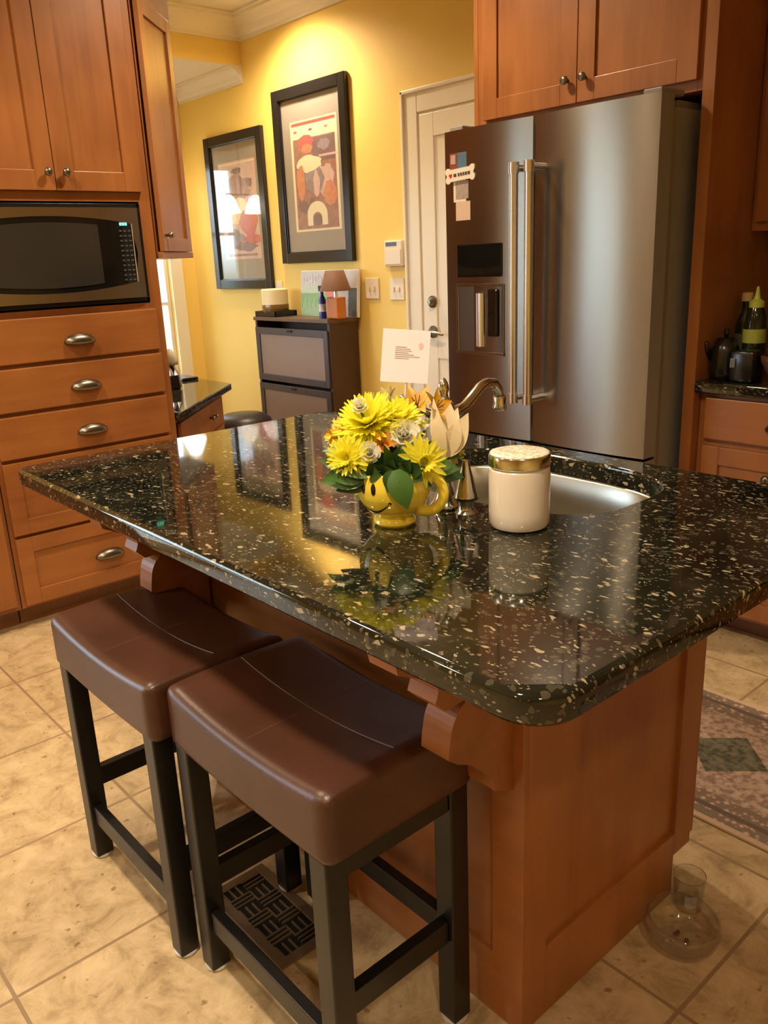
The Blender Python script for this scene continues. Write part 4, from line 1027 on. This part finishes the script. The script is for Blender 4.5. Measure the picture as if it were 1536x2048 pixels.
# jar candle
t = thing('white_jar', 'white frosted glass jar with silver band lid beside the sink', 'jar', (-.888, 1.073, .914))
jc = (-.884, 1.067, .914)
WAX = plain('frosted_white_jar', (.80, .74, .66), .22, coat=.6, noise=.03)
bm = NB(); lathe(bm, [(0, .001), (.042, .001), (.048, .004), (.0515, .012), (.052, .03), (.052, .095), (.051, .104), (.047, .1085), (0, .1085)], jc, n=48); part('jar_body', bm, WAX, t, smooth='angle')
bm = NB(); lathe(bm, [(0, .1085), (.0505, .1085), (.0520, .110), (.0520, .127), (.0505, .1295), (0, .1295)], jc, n=48); lid = part('lid_band', bm, plain('silver_lid', (.72, .75, .78), .16, 1, noise=.35, nscale=90), t, smooth='angle')
def lidmat():
    m, nt, b = newmat('speckled_lid_top')
    tc = nt.nodes.new('ShaderNodeTexCoord'); n = nt.nodes.new('ShaderNodeTexVoronoi'); n.inputs['Scale'].default_value = 90; n.feature = 'DISTANCE_TO_EDGE'
    nt.links.new(tc.outputs['Object'], n.inputs['Vector'])
    c = ramp(nt, n.outputs['Distance'], [(.02, (.55, .42, .28, 1)), (.1, (.84, .76, .64, 1)), (.4, (.90, .86, .78, 1))])
    nt.links.new(c, b.inputs['Base Color']); b.inputs['Roughness'].default_value = .3
    return m
bm = NB(); lathe(bm, [(0, .1325), (.044, .1325), (.0495, .131), (.0505, .1293)], jc, n=48); part('lid_top', bm, lidmat(), lid, smooth=True)

# ================================================================ MUG AND FLOWERS
MX, MY, MZ = -1.06, .938, .914
YMUG = plain('yellow_glazed_ceramic', (.93, .74, .07), .12, coat=.5, noise=.03)
t = thing('smiley_mug', 'round yellow smiley face mug holding flowers on the island', 'mug', (MX, MY, MZ))
def mr(z):   # outer radius profile
    P = [(0, .034), (.004, .038), (.010, .0375), (.015, .033), (.020, .036), (.03, .049), (.042, .0585), (.056, .0645), (.07, .067), (.083, .0665), (.093, .0645), (.1, .063)]
    for (a, r0), (b, r1) in zip(P, P[1:]):
        if a <= z <= b: return r0 + (r1-r0)*(z-a)/(b-a)
    return P[-1][1]
zs = [0, .002, .005, .008, .012, .015, .018, .022] + [.026 + i*.0045 for i in range(17)]
prof = [(0, .001)] + [(mr(z), z) for z in zs] + [(.0615, .1015), (.060, .1), (.060, .09), (.058, .06), (.04, .03), (0, .025)]
bm = NB(); lathe(bm, prof, (MX, MY, MZ), n=56); part('body', bm, YMUG, t, smooth='angle')
# direction helpers on mug: angle 0 = towards camera-right
tocam = Vector((-MX, -MY, 0)).normalized(); rightv = Vector((-tocam.y, tocam.x, 0))
def ang(al): return tocam*math.cos(al) + rightv*math.sin(al)
bm = NB(); hp = []
for i in range(15):
    a = PI*i/14; hp.append(Vector((MX, MY, MZ+.059)) + ang(1.22)*(.055 + .036*math.sin(a)) + Vector((0, 0, .034*math.cos(a))))
hp.append(Vector((MX, MY, MZ+.027)) + ang(1.22)*.040)
tube(bm, hp, .0095, 14); part('handle', bm, YMUG, t, smooth=True)
def on_mug(al, z, off=.0006):
    d = ang(al); return Vector((MX, MY, MZ+z)) + d*(mr(z)+off)
FACE = -.72
def patch(outline, name):
    bm = NB(); vs = [bm.verts.new(on_mug(FACE+a, z)) for a, z in outline]
    c = bm.verts.new(on_mug(FACE+sum(a for a, z in outline)/len(outline), sum(z for a, z in outline)/len(outline), .0009))
    for k in range(len(vs)): bm.faces.new((vs[k], vs[(k+1) % len(vs)], c))
    part(name, bm, plain('black_glaze', (.006, .005, .004), .2), t)
for ea in (-.17, .17): patch([(ea + .07*math.cos(2*PI*i/20), .0775 + .0105*math.sin(2*PI*i/20)) for i in range(20)], 'eye')
o, i_ = [], []
bm = NB(); N = 24; rows = []
for k in range(N+1):
    u = -1 + 2*k/N; a = FACE + u*.60; z = .033 + .020*u*u; w = .0009 + .0012*(1-u*u)
    rows.append((bm.verts.new(on_mug(a, z+w)), bm.verts.new(on_mug(a, z-w))))
for p, q in zip(rows, rows[1:]): bm.faces.new((p[0], q[0], q[1], p[1]))
part('smile', bm, plain('black_glaze', (.006, .005, .004), .2), t)
for s in (-1, 1): patch([(s*.60 + .045*math.cos(2*PI*i/14), .053 + .0028*math.sin(2*PI*i/14)) for i in range(14)], 'smile_corner')

GRP = 'flowers in the smiley mug'
def frame_of(d):
    d = Vector(d).normalized(); a = Vector((0, 0, 1)) if abs(d.z) < .95 else Vector((1, 0, 0)); u = d.cross(a).normalized(); w = d.cross(u).normalized(); return d, u, w
def petal(bm, c, d, rad, L, W, lift, curl=.0, seg=4, base=.1, tipw=.15, mi=0, cup=.2, r0=0):
    # d flower axis, rad outwards radial dir
    side = d.cross(rad).normalized(); prev = None; p = c + rad*r0
    for i in range(seg+1):
        s = i/seg; e = lift + curl*s
        if i: p = p + (rad*math.cos(e) + d*math.sin(e))*(L/seg)
        w = W*(base + (1-base)*math.sin(PI*min(s*1.05, 1)**.8) if s < .999 else tipw*.6)
        nrm = (d*math.cos(e) - rad*math.sin(e))
        row = [bm.verts.new(p - side*w*.5 + nrm*w*cup), bm.verts.new(p), bm.verts.new(p + side*w*.5 + nrm*w*cup)]
        if prev:
            for k in range(2): bm.faces.new((prev[k], prev[k+1], row[k+1], row[k])).material_index = mi
        prev = row
STEM = plain('flower_stem', (.07, .16, .03), .5, noise=.2)
def stem(parent, c):
    c = Vector(c); b = Vector((MX + (c.x-MX)*.15, MY + (c.y-MY)*.15, MZ+.035)); top = Vector((MX + (c.x-MX)*.35, MY+(c.y-MY)*.35, MZ+.105))
    bm = NB(); tube(bm, [b, top, c.lerp(top, .4), c], .0022, 7); return part('stem', bm, STEM, parent, smooth=True)
CAMD = Vector((.725, -.624, .292))
MUMY = plain('yellow_petals', (.98, .93, .07), .5, noise=.06, nscale=60)
MUMC = plain('mum_centre', (.62, .55, .03), .6, noise=.3, nscale=200)
def mum(c, R, axis, layers, label, mat=MUMY, mat2=MUMC, n0=26, W=.16, cR=.16):
    c = Vector(c); t = thing('chrysanthemum', label, 'flower', c, group=GRP)
    d, u, w = frame_of(axis); bm = NB()
    for l in range(layers):
        f = l/max(layers-1, 1); n = int(n0*(1-.35*f)); lift = -.12 + 1.0*f
        for k in range(n):
            a = 2*PI*(k + .5*(l % 2))/n + rnd.uniform(-.06, .06); rad = u*math.cos(a) + w*math.sin(a)
            petal(bm, c + d*(R*.05*l), d, rad, R*(1-.32*f)*rnd.uniform(.88, 1.05), R*W*1.35, lift + rnd.uniform(-.08, .08), .25, base=.5, tipw=.35, cup=.25, r0=R*.05)
    p = part('petals', bm, mat, t, smooth=True)
    bm = NB(); lathe(bm, [(0, -.4), (.7, -.3), (1, .1), (.7, .6), (0, .8)], n=16, F=lambda x, y, z: c + u*x*R*cR + w*y*R*cR + d*(z*R*cR + R*.10)); part('centre', bm, mat2, t, smooth=True)
    stem(t, c - d*R*.1)
UP = Vector((0, 0, 1))
mum((-1.108, .930, 1.080), .070, CAMD*.75 + UP*.75 - rightv*.3, 5, 'large yellow spider chrysanthemum at the top left of the bouquet', n0=34, W=.11)
mum((-1.088, .862, 1.042), .043, CAMD*.9 - rightv*.35, 3, 'yellow chrysanthemum at the lower left of the bouquet over the mug rim', n0=24)
mum((-1.076, .968, 1.088), .052, CAMD*.6 + UP*.8 + rightv*.1, 4, 'yellow chrysanthemum at the top centre of the bouquet', n0=26)
mum((-.999, .951, 1.033), .044, CAMD*.9 + rightv*.25 - UP*.1, 2, 'yellow daisy-like flower with green centre above the mug handle', n0=20, W=.2, mat2=plain('daisy_centre', (.30, .28, .02), .6, noise=.4, nscale=300), cR=.24)
mum((-1.150, .892, 1.068), .034, CAMD*.5 - rightv*.9, 2, 'golden yellow flower at the far left edge of the bouquet', n0=14, W=.3, mat=plain('golden_petals', (.78, .50, .03), .5, noise=.2), mat2=plain('brown_centre', (.12, .05, .01), .6))
mum((-1.015, 1.045, 1.025), .028, CAMD*.4 + rightv*.9 - UP*.2, 2, 'small pale yellow flower behind the lily on the right', n0=14, W=.25, mat=plain('pale_yellow_petals', (.75, .66, .18), .5, noise=.15))
WPET = plain('white_petals', (.96, .95, .86), .5, noise=.08)
def translucent(m, w=.4):
    nt = m.node_tree; b = nt.nodes['Principled BSDF']; out = nt.nodes['Material Output']
    tr = nt.nodes.new('ShaderNodeBsdfTranslucent'); src = b.inputs['Base Color'].links[0].from_socket; nt.links.new(src, tr.inputs[0])
    mx = nt.nodes.new('ShaderNodeMixShader'); mx.inputs[0].default_value = w
    nt.links.new(b.outputs[0], mx.inputs[1]); nt.links.new(tr.outputs[0], mx.inputs[2]); nt.links.new(mx.outputs[0], out.inputs[0])
for m_ in (MUMY, WPET): translucent(m_)
def carnation(c, R, axis, label, mat=WPET):
    c = Vector(c); t = thing('carnation', label, 'flower', c, group=GRP); d, u, w = frame_of(axis); bm = NB()
    for l in range(4):
        n = 9 - l
        for k in range(n):
            a = 2*PI*k/n + l*.5; rad = u*math.cos(a) + w*math.sin(a)
            petal(bm, c - d*R*.4, d, rad, R*1.25, R*.95, .15 + l*.38, .35, base=.3, tipw=1.0, cup=.15)
    part('petals', bm, mat, t, smooth=True); stem(t, c - d*R*.3)
carnation((-1.044, .951, 1.074), .026, CAMD + UP*.3, 'white carnation in the middle of the bouquet')
carnation((-1.061, .887, 1.051), .017, CAMD, 'small white flower beside the lower left chrysanthemum')
carnation((-1.071, .880, 1.024), .011, CAMD - UP*.2, 'tiny white flower just above the mug rim')
carnation((-1.112, .912, 1.122), .014, CAMD + UP*.5, 'white highlight shaped as a small flower in the large top left chrysanthemum')  # white petals stand in for an overexposed highlight on the yellow bloom
ORP = plain('amber_petals', (.62, .33, .02), .45, noise=.35, nscale=70)
ORC = plain('orange_petals', (.75, .28, .03), .45, noise=.35, nscale=90)
def alstro(c, R, axis, label, mat, n=6):
    c = Vector(c); t = thing('alstroemeria', label, 'flower', c, group=GRP); d, u, w = frame_of(axis); bm = NB()
    for k in range(n):
        a = 2*PI*k/n; rad = u*math.cos(a) + w*math.sin(a); petal(bm, c - d*R*.6, d, rad, R*1.4, R*.62, .75, -.45, seg=6, base=.25, tipw=.25, cup=.2)
    part('petals', bm, mat, t, smooth=True)
    bm = NB()
    for k in range(5):
        a = 2*PI*k/5; tube(bm, [c - d*R*.5, c + d*R*.2 + (u*math.cos(a)+w*math.sin(a))*R*.25], .0008, 5)
    part('stamens', bm, plain('brown_stamen', (.15, .06, .02), .6), t); stem(t, c - d*R*.5)
alstro((-1.053, .91, 1.063), .02, CAMD, 'orange flower at the centre of the bouquet below the chrysanthemums', ORC)
alstro((-1.074, 1.012, 1.122), .032, CAMD*.5 + UP*.6 - rightv*.1, 'amber lily at the top of the bouquet, left of the other amber one', ORP)
alstro((-1.025, 1.022, 1.117), .028, CAMD*.5 + UP*.5 + rightv*.6, 'amber lily at the top right of the bouquet behind the cream lily', ORP)
def leaf(bm, b, tip, W, nrm, mi=0, bend=.15, seg=7):
    b = Vector(b); tip = Vector(tip); ax = (tip-b); L = ax.length; ax.normalize(); n = (Vector(nrm) - ax*Vector(nrm).dot(ax)).normalized(); s = ax.cross(n); prev = None
    for i in range(seg+1):
        f = i/seg; wv = W*math.sin(PI*min(f*.96+.04, 1)**.75)*.5 + .0004; p = b + ax*L*f + n*bend*L*math.sin(PI*f)*.6
        row = [bm.verts.new(p - s*wv + n*wv*.25), bm.verts.new(p), bm.verts.new(p + s*wv + n*wv*.25)]
        if prev:
            for k in range(2): bm.faces.new((prev[k], prev[k+1], row[k+1], row[k])).material_index = mi
        prev = row
# cream lily
c = Vector((-1.022, 1.012, 1.048)); t = thing('cream_lily', 'large cream lily with pointed petals at the right of the bouquet', 'flower', c, group=GRP)
d = UP
LP = plain('cream_petals', (.90, .78, .54), .5, noise=.10, nscale=40); translucent(LP, .3)
LB = Vector((-1.010, 1.013, 1.028)); CN = Vector((.72, -.62, .3))
for tip, wd, off, nr in (((-1.011, 1.034, 1.118), .052, 0, CN), ((-1.031, 1.012, 1.128), .026, .008, CN - rightv*.4), ((-.996, 1.062, 1.099), .040, .004, CN + rightv*.3),
                         ((-1.032, 1.030, 1.100), .036, -.012, CN - rightv*.2), ((-1.018, 1.060, 1.108), .034, -.016, CN)):
    bm = NB(); leaf(bm, LB + CN*off, Vector(tip) + CN*off*.5, wd, nr, 0, .12, seg=12); part('petal', bm, LP, t, smooth=True)
stem(t, c - d*.012)
for c, R, lab in (((-1.143, 1.005, 1.127), .016, 'pale yellow bud standing at the top left of the bouquet'), ((-1.165, .985, 1.118), .013, 'slim pale yellow bud leaning left above the bouquet')):
    c = Vector(c); t = thing('flower_bud', lab, 'flower', c, group=GRP); bm = NB(); d, u, w = frame_of(UP + (c-Vector((MX, MY, c.z)))*5)
    for k in range(5):
        a = 2*PI*k/5; petal(bm, c - d*R, d, u*math.cos(a)+w*math.sin(a), R*1.9, R*1.0, 1.1, -.1, seg=5, base=.4, tipw=.3)
    part('petals', bm, plain('pale_bud', (.80, .68, .30), .5), t, smooth=True); stem(t, c - d*R)
GRN = [plain('dark_leaf', (.03, .085, .016), .4, noise=.3, nscale=30), plain('mid_leaf', (.055, .15, .025), .4, noise=.25, nscale=30), plain('grey_green_leaf', (.13, .22, .10), .5, noise=.25, nscale=30)]
def sprig(name, lab, leaves):
    t = thing('leaf_sprig', lab, 'leaves', leaves[0][0], group='green foliage in the smiley mug')
    for b, tip, W, nrm, mi in leaves:
        bm = NB(); leaf(bm, b, tip, W, nrm, 0); part('leaf', bm, GRN[mi], t, smooth=True)
R_, T_ = rightv, tocam
O = Vector((MX, MY, MZ))
def at(r, tt, z): return O + R_*r + T_*tt + Vector((0, 0, z))
sprig('s', 'green leaves hanging out at the left of the bouquet', [(at(-.03, .03, .1), at(-.115, .03, .115), .045, UP+T_, 2), (at(-.04, .03, .1), at(-.125, .02, .085), .05, UP*.5+T_, 1), (at(-.04, .03, .095), at(-.10, .035, .072), .034, T_, 0), (at(-.05, .02, .12), at(-.12, .02, .14), .035, UP+T_, 1), (at(-.045, .035, .10), at(-.115, .04, .10), .035, T_+UP*.2, 1), (at(-.06, .0, .1), at(-.13, .01, .125), .03, T_, 2)])
sprig('s', 'broad green leaf hanging down over the front of the mug', [(at(.005, .062, .112), at(.022, .074, .045), .044, T_, 1), (at(.0, .06, .11), at(-.01, .07, .075), .03, T_, 0)])
sprig('s', 'dark leaves between the blooms at the mug rim', [(at(x, .045, .105), at(x+dx, .06, z), .03, T_, 0) for x, dx, z in ((-.03, -.01, .125), (-.01, .01, .13), (.01, .02, .128), (.02, .035, .115), (-.02, .02, .112), (-.04, .02, .103), (0, .03, .10), (.03, .02, .09))])
sprig('s', 'green leaves spreading right of the mug handle side', [(at(.04, .0, .1), at(.115, .01, .095), .045, UP*.5+T_, 1), (at(.04, .0, .1), at(.125, -.01, .075), .045, UP*.4+T_, 0), (at(.04, .01, .1), at(.095, .03, .07), .045, T_+UP*.3, 1), (at(.05, -.02, .11), at(.13, -.03, .11), .03, UP+T_, 1), (at(.05, -.02, .12), at(.115, -.03, .155), .022, T_, 0)])
sprig('s', 'feathery grey-green leaves at the top of the bouquet behind the chrysanthemums', [(at(.0, -.04, .13), at(.0+dx, -.05, .13+dz), .02, T_, 2) for dx, dz in ((-.02, .08), (0, .09), (.02, .085), (.035, .075), (-.035, .065), (.012, .07), (-.01, .06), (.028, .06))])
# filler bulk of dark foliage in the mug
sprig('s', 'dark foliage filling the mug opening', [(at(.0, 0, .085), at(.055*math.cos(a), .055*math.sin(a), .105), .05, UP, 0) for a in [2*PI*k/9 for k in range(9)]])
sprig('s', 'tall stems and leaves in the middle of the bouquet', [(at(.01*math.cos(a), .01*math.sin(a), .09), at(.045*math.cos(a), .045*math.sin(a), .15), .03, T_+UP, (k % 2)) for k, a in enumerate([2*PI*k/10 for k in range(10)])])
t = thing('filler_flower', 'cluster of tiny cream blossoms beside the cream lily', 'flower', (-1.038, .99, 1.07), group=GRP)
for k in range(9):
    p = Vector((-1.040, .992, 1.078)) + R_*rnd.uniform(-.012, .014) + UP*rnd.uniform(-.022, .022) + T_*rnd.uniform(.0, .012)
    bm = NB(); lathe(bm, [(0, -.004), (.0035, -.002), (.0042, .001), (.0025, .004), (0, .0045)], p, n=10); part('blossom', bm, WPET, t, smooth=True)
stem(t, (-1.04, .992, 1.07))
# card
t = thing('gift_card', 'square pale pink card with small printed text above the flowers', 'card', (-1.165, 1.07, 1.14))
tl_, tr_, br_, bl_ = Vector((-1.201, 1.053, 1.238)), Vector((-1.142, 1.118, 1.231)), Vector((-1.126, 1.091, 1.135)), Vector((-1.187, 1.026, 1.145))
ex = (tr_ - tl_ + br_ - bl_)/2; ez = (tl_ - bl_ + tr_ - br_)/2; cc = (tl_+tr_+br_+bl_)/4; nn_ = ex.cross(ez).normalized()
if nn_.dot(CAMD) < 0: nn_ = -nn_
KF = lambda a, n, z: cc + ex*a + ez*z + nn_*n
bm = NB(); box(bm, (-.5, 0, -.5), (.5, .0008, .5), 0, KF); cd = part('paper', bm, plain('pink_card_paper', (.88, .76, .86), .6, noise=.02), t)
bm = NB()
for k, wd in enumerate((.24, .32, .35, .28, .40, .52, .3)):
    z = .16 - k*.036; box(bm, (-.22, .0008, z), (-.22+wd, .0012, z+.012), 0, KF)
part('printed_text', bm, plain('grey_print', (.28, .22, .25), .6), cd)
bm = NB(); blob(bm, .32, .2, .05, .07, .0011, KF, 0, j=.2); part('faint_motif', bm, plain('faint_pink', (.70, .48, .52), .6), cd)
t = thing('card_pick', 'clear plastic pick holding the pink card in the flowers', 'card holder', (-1.155, 1.05, 1.10))
bm = NB(); a = KF(.05, -.003, -.3); tube(bm, [a, KF(.05, -.003, -.6), (-1.12, 1.02, 1.05), (-1.08, .96, 1.0)], .0022, 8); part('rod', bm, plain('clear_pick', (.62, .60, .58), .15, noise=.05), t)

# ================================================================ STOOLS
def rbox_seat(hx, hy, z0, z1, r=.026, n=28):
    bm = NB(); b2 = bmesh.new(); bmesh.ops.create_cube(b2, size=2)
    bmesh.ops.subdivide_edges(b2, edges=b2.edges[:], cuts=n, use_grid_fill=True)
    hz = (z1-z0)/2; cz = (z0+z1)/2
    for v in b2.verts:
        q = Vector((v.co.x*hx, v.co.y*hy, v.co.z*hz)); rr = min(r, hz*.98)
        i = Vector((max(-hx+rr, min(hx-rr, q.x)), max(-hy+rr, min(hy-rr, q.y)), max(-hz+rr, min(hz-rr, q.z))))
        dd = q - i
        if dd.length > 1e-9: q = i + dd.normalized()*rr
        u = q.x/hx; v_ = q.y/hy; top = (q.z + hz)/(2*hz)
        q.z += top*(.020*u*u - .010) + .006*top*(1-v_*v_) + (-.016*(1-abs(u)**3)*0)*(1-top)
        if top < .5: q.z -= .006*(1-u*u)
        v.co = (q.x, q.y, q.z + cz)
    merge(bm, b2, None, 0); return bm
def make_stool():
    t = thing('counter_stool', 'x', 'stool', (0, 0, 0), world=False)
    HX, HY = .244, .157
    part('seat', rbox_seat(HX, HY, .508, .624, .019), LEATHER, t, smooth=True)
    seam = NB()
    for y in (.0,):
        tube(seam, [(x*HX*.9, y, .6235 + .020*x*x - .010 + .0058) for x in [-1+i/10 for i in range(21)]], .0011, 6)
    tube(seam, [(0, y*HY*.85, .6235 - .010 + .006*(1-(y*.85)**2)) for y in [-1+i/6 for i in range(13)]], .0011, 6)
    part('seam', seam, plain('seam_leather', (.10, .045, .028), .5), [o for o in t.children][0] if t.children else t)
    for sx in (-1, 1):
        for sy in (-1, 1):
            x = sx*.209; y = sy*.132; bm = NB()
            box(bm, (x-.021, y-.021, .006), (x+.021, y+.021, .515), .003); lg = part('leg', bm, ESPRESSO, t)
            bm = NB(); lathe(bm, [(0, 0), (.022, 0), (.025, .003), (.025, .007), (0, .007)], (x, y, 0), n=20); part('foot_pad', bm, plain('pale_glide', (.6, .56, .5), .3), lg, smooth='angle')
    for name, lo, hi in (('apron', (-.187, -.128, .492), (.187, -.112, .515)), ('apron', (-.187, .131, .468), (.187, .149, .515)), ('apron', (-.226, -.11, .468), (-.208, .11, .515)), ('apron', (.208, -.11, .468), (.226, .11, .515)),
                         ('stretcher', (-.187, -.144, .102), (.187, -.122, .148)), ('stretcher', (-.187, .122, .178), (.187, .144, .223)), ('stretcher', (-.219, -.11, .188), (-.197, .11, .235)), ('stretcher', (.197, -.11, .188), (.219, .11, .235))):
        bm = NB(); box(bm, lo, hi, .002); part(name, bm, ESPRESSO, t)
    return t
def copy_tree(o, parent=None):
    c = o.copy(); COL.objects.link(c)
    if parent: c.parent = parent
    for ch in list(o.children): copy_tree(ch, c)
    return c
st = make_stool()
st2 = copy_tree(st)
st.location = (-1.076, .737, 0); tag(st, 'brown leather saddle-seat counter stool nearer the camera, under the island corner', 'stool', 'counter stools at the island')
st2.location = (-1.570, .708, 0); tag(st2, 'brown leather saddle-seat counter stool farther left, nearer the tall cabinet', 'stool', 'counter stools at the island')

# floor register
t = thing('floor_register', 'bronze basket-weave floor vent cover under the stools', 'floor vent', (-1.315, .76, 0))
bm = NB(); VX0, VX1, VY0, VY1 = -1.465, -1.175, .688, .832
for a0, a1, c0, c1 in ((VX0, VX1, VY0, VY0+.022), (VX0, VX1, VY1-.022, VY1), (VX0, VX0+.022, VY0+.022, VY1-.022), (VX1-.022, VX1, VY0+.022, VY1-.022)):
    box(bm, (a0, c0, .0005), (a1, c1, .006), .001)
BRZ = plain('bronze_register', (.24, .17, .105), .4, .5, noise=.2)
part('frame', bm, BRZ, t)
bm = NB(); box(bm, (VX0+.02, VY0+.02, .0004), (VX1-.02, VY1-.02, .001)); part('duct_shade_plate', bm, plain('duct_shade_black', (.004, .004, .004), .9), t)  # black plate on the floor, its colour stands for the shade below
bm = NB(); cell = .0335; th = .0034
nx = int((VX1-VX0-.044)/cell); ny = int((VY1-VY0-.044)/cell)
cwx = (VX1-VX0-.044)/nx; cwy = (VY1-VY0-.044)/ny
for i in range(nx):
    for j in range(ny):
        x0 = VX0+.022+i*cwx; y0 = VY0+.022+j*cwy
        for k in range(3):
            if (i+j) % 2 == 0: y = y0 + cwy*(k)/3; box(bm, (x0, y, .001), (x0+cwx, y+th, .0055))
            else: x = x0 + cwx*(k)/3; box(bm, (x, y0, .001), (x+th, y0+cwy, .0055))
part('lattice', bm, BRZ, t)

# rug
t = thing('rug', 'faded beige runner rug with green diamonds beyond the island', 'rug', (-.4, 2.01, 0), world=False)
bm = NB(); box(bm, (-.95, -.302, .0005), (1.2, .302, .008), .002); part('rug_pile', bm, RUG, t)

# bowl and glass on floor
t = thing('glass_bowl', 'clear round glass bowl with a few crumbs on the floor by the island', 'bowl', (-.665, 1.325, 0))
bc = (-.667, 1.325, .0005)
bm = NB(); lathe(bm, [(0, 0), (.045, 0), (.058, .006), (.070, .022), (.076, .042), (.073, .058), (.066, .068), (.064, .067), (.070, .056), (.073, .042), (.067, .024), (.055, .010), (.04, .004), (0, .004)], bc, n=44); part('bowl_body', bm, CLEAR, t, smooth=True)
bm = NB()
for k in range(5):
    p = Vector(bc) + Vector((rnd.uniform(-.02, .035), rnd.uniform(-.02, .02), .006)); lathe(bm, [(0, -.002), (.005, 0), (.003, .003), (0, .004)], p, n=8)
part('crumbs', bm, plain('brown_crumb', (.12, .04, .015), .7), t)
t = thing('drinking_glass', 'small clear glass tumbler with a grey sticker behind the bowl', 'glass', (-.712, 1.432, 0))
gc = (-.708, 1.425, .0005)
bm = NB(); lathe(bm, [(0, 0), (.026, 0), (.029, .004), (.033, .075), (.034, .082), (.032, .082), (.030, .074), (.026, .006), (0, .005)], gc, n=36); part('tumbler', bm, CLEAR, t, smooth=True)
bm = NB(); vs = []
for i in range(9):
    a = math.radians(-75 + 45*i/8); vs.append([bm.verts.new(Vector(gc) + Vector((math.cos(a), math.sin(a), 0))*(.0305+.055*(z-.0)) + Vector((0, 0, z))) for z in (.022, .052)])
for p, q in zip(vs, vs[1:]): bm.faces.new((p[0], q[0], q[1], p[1]))
part('sticker', bm, plain('grey_sticker', (.45, .43, .42), .4), t)
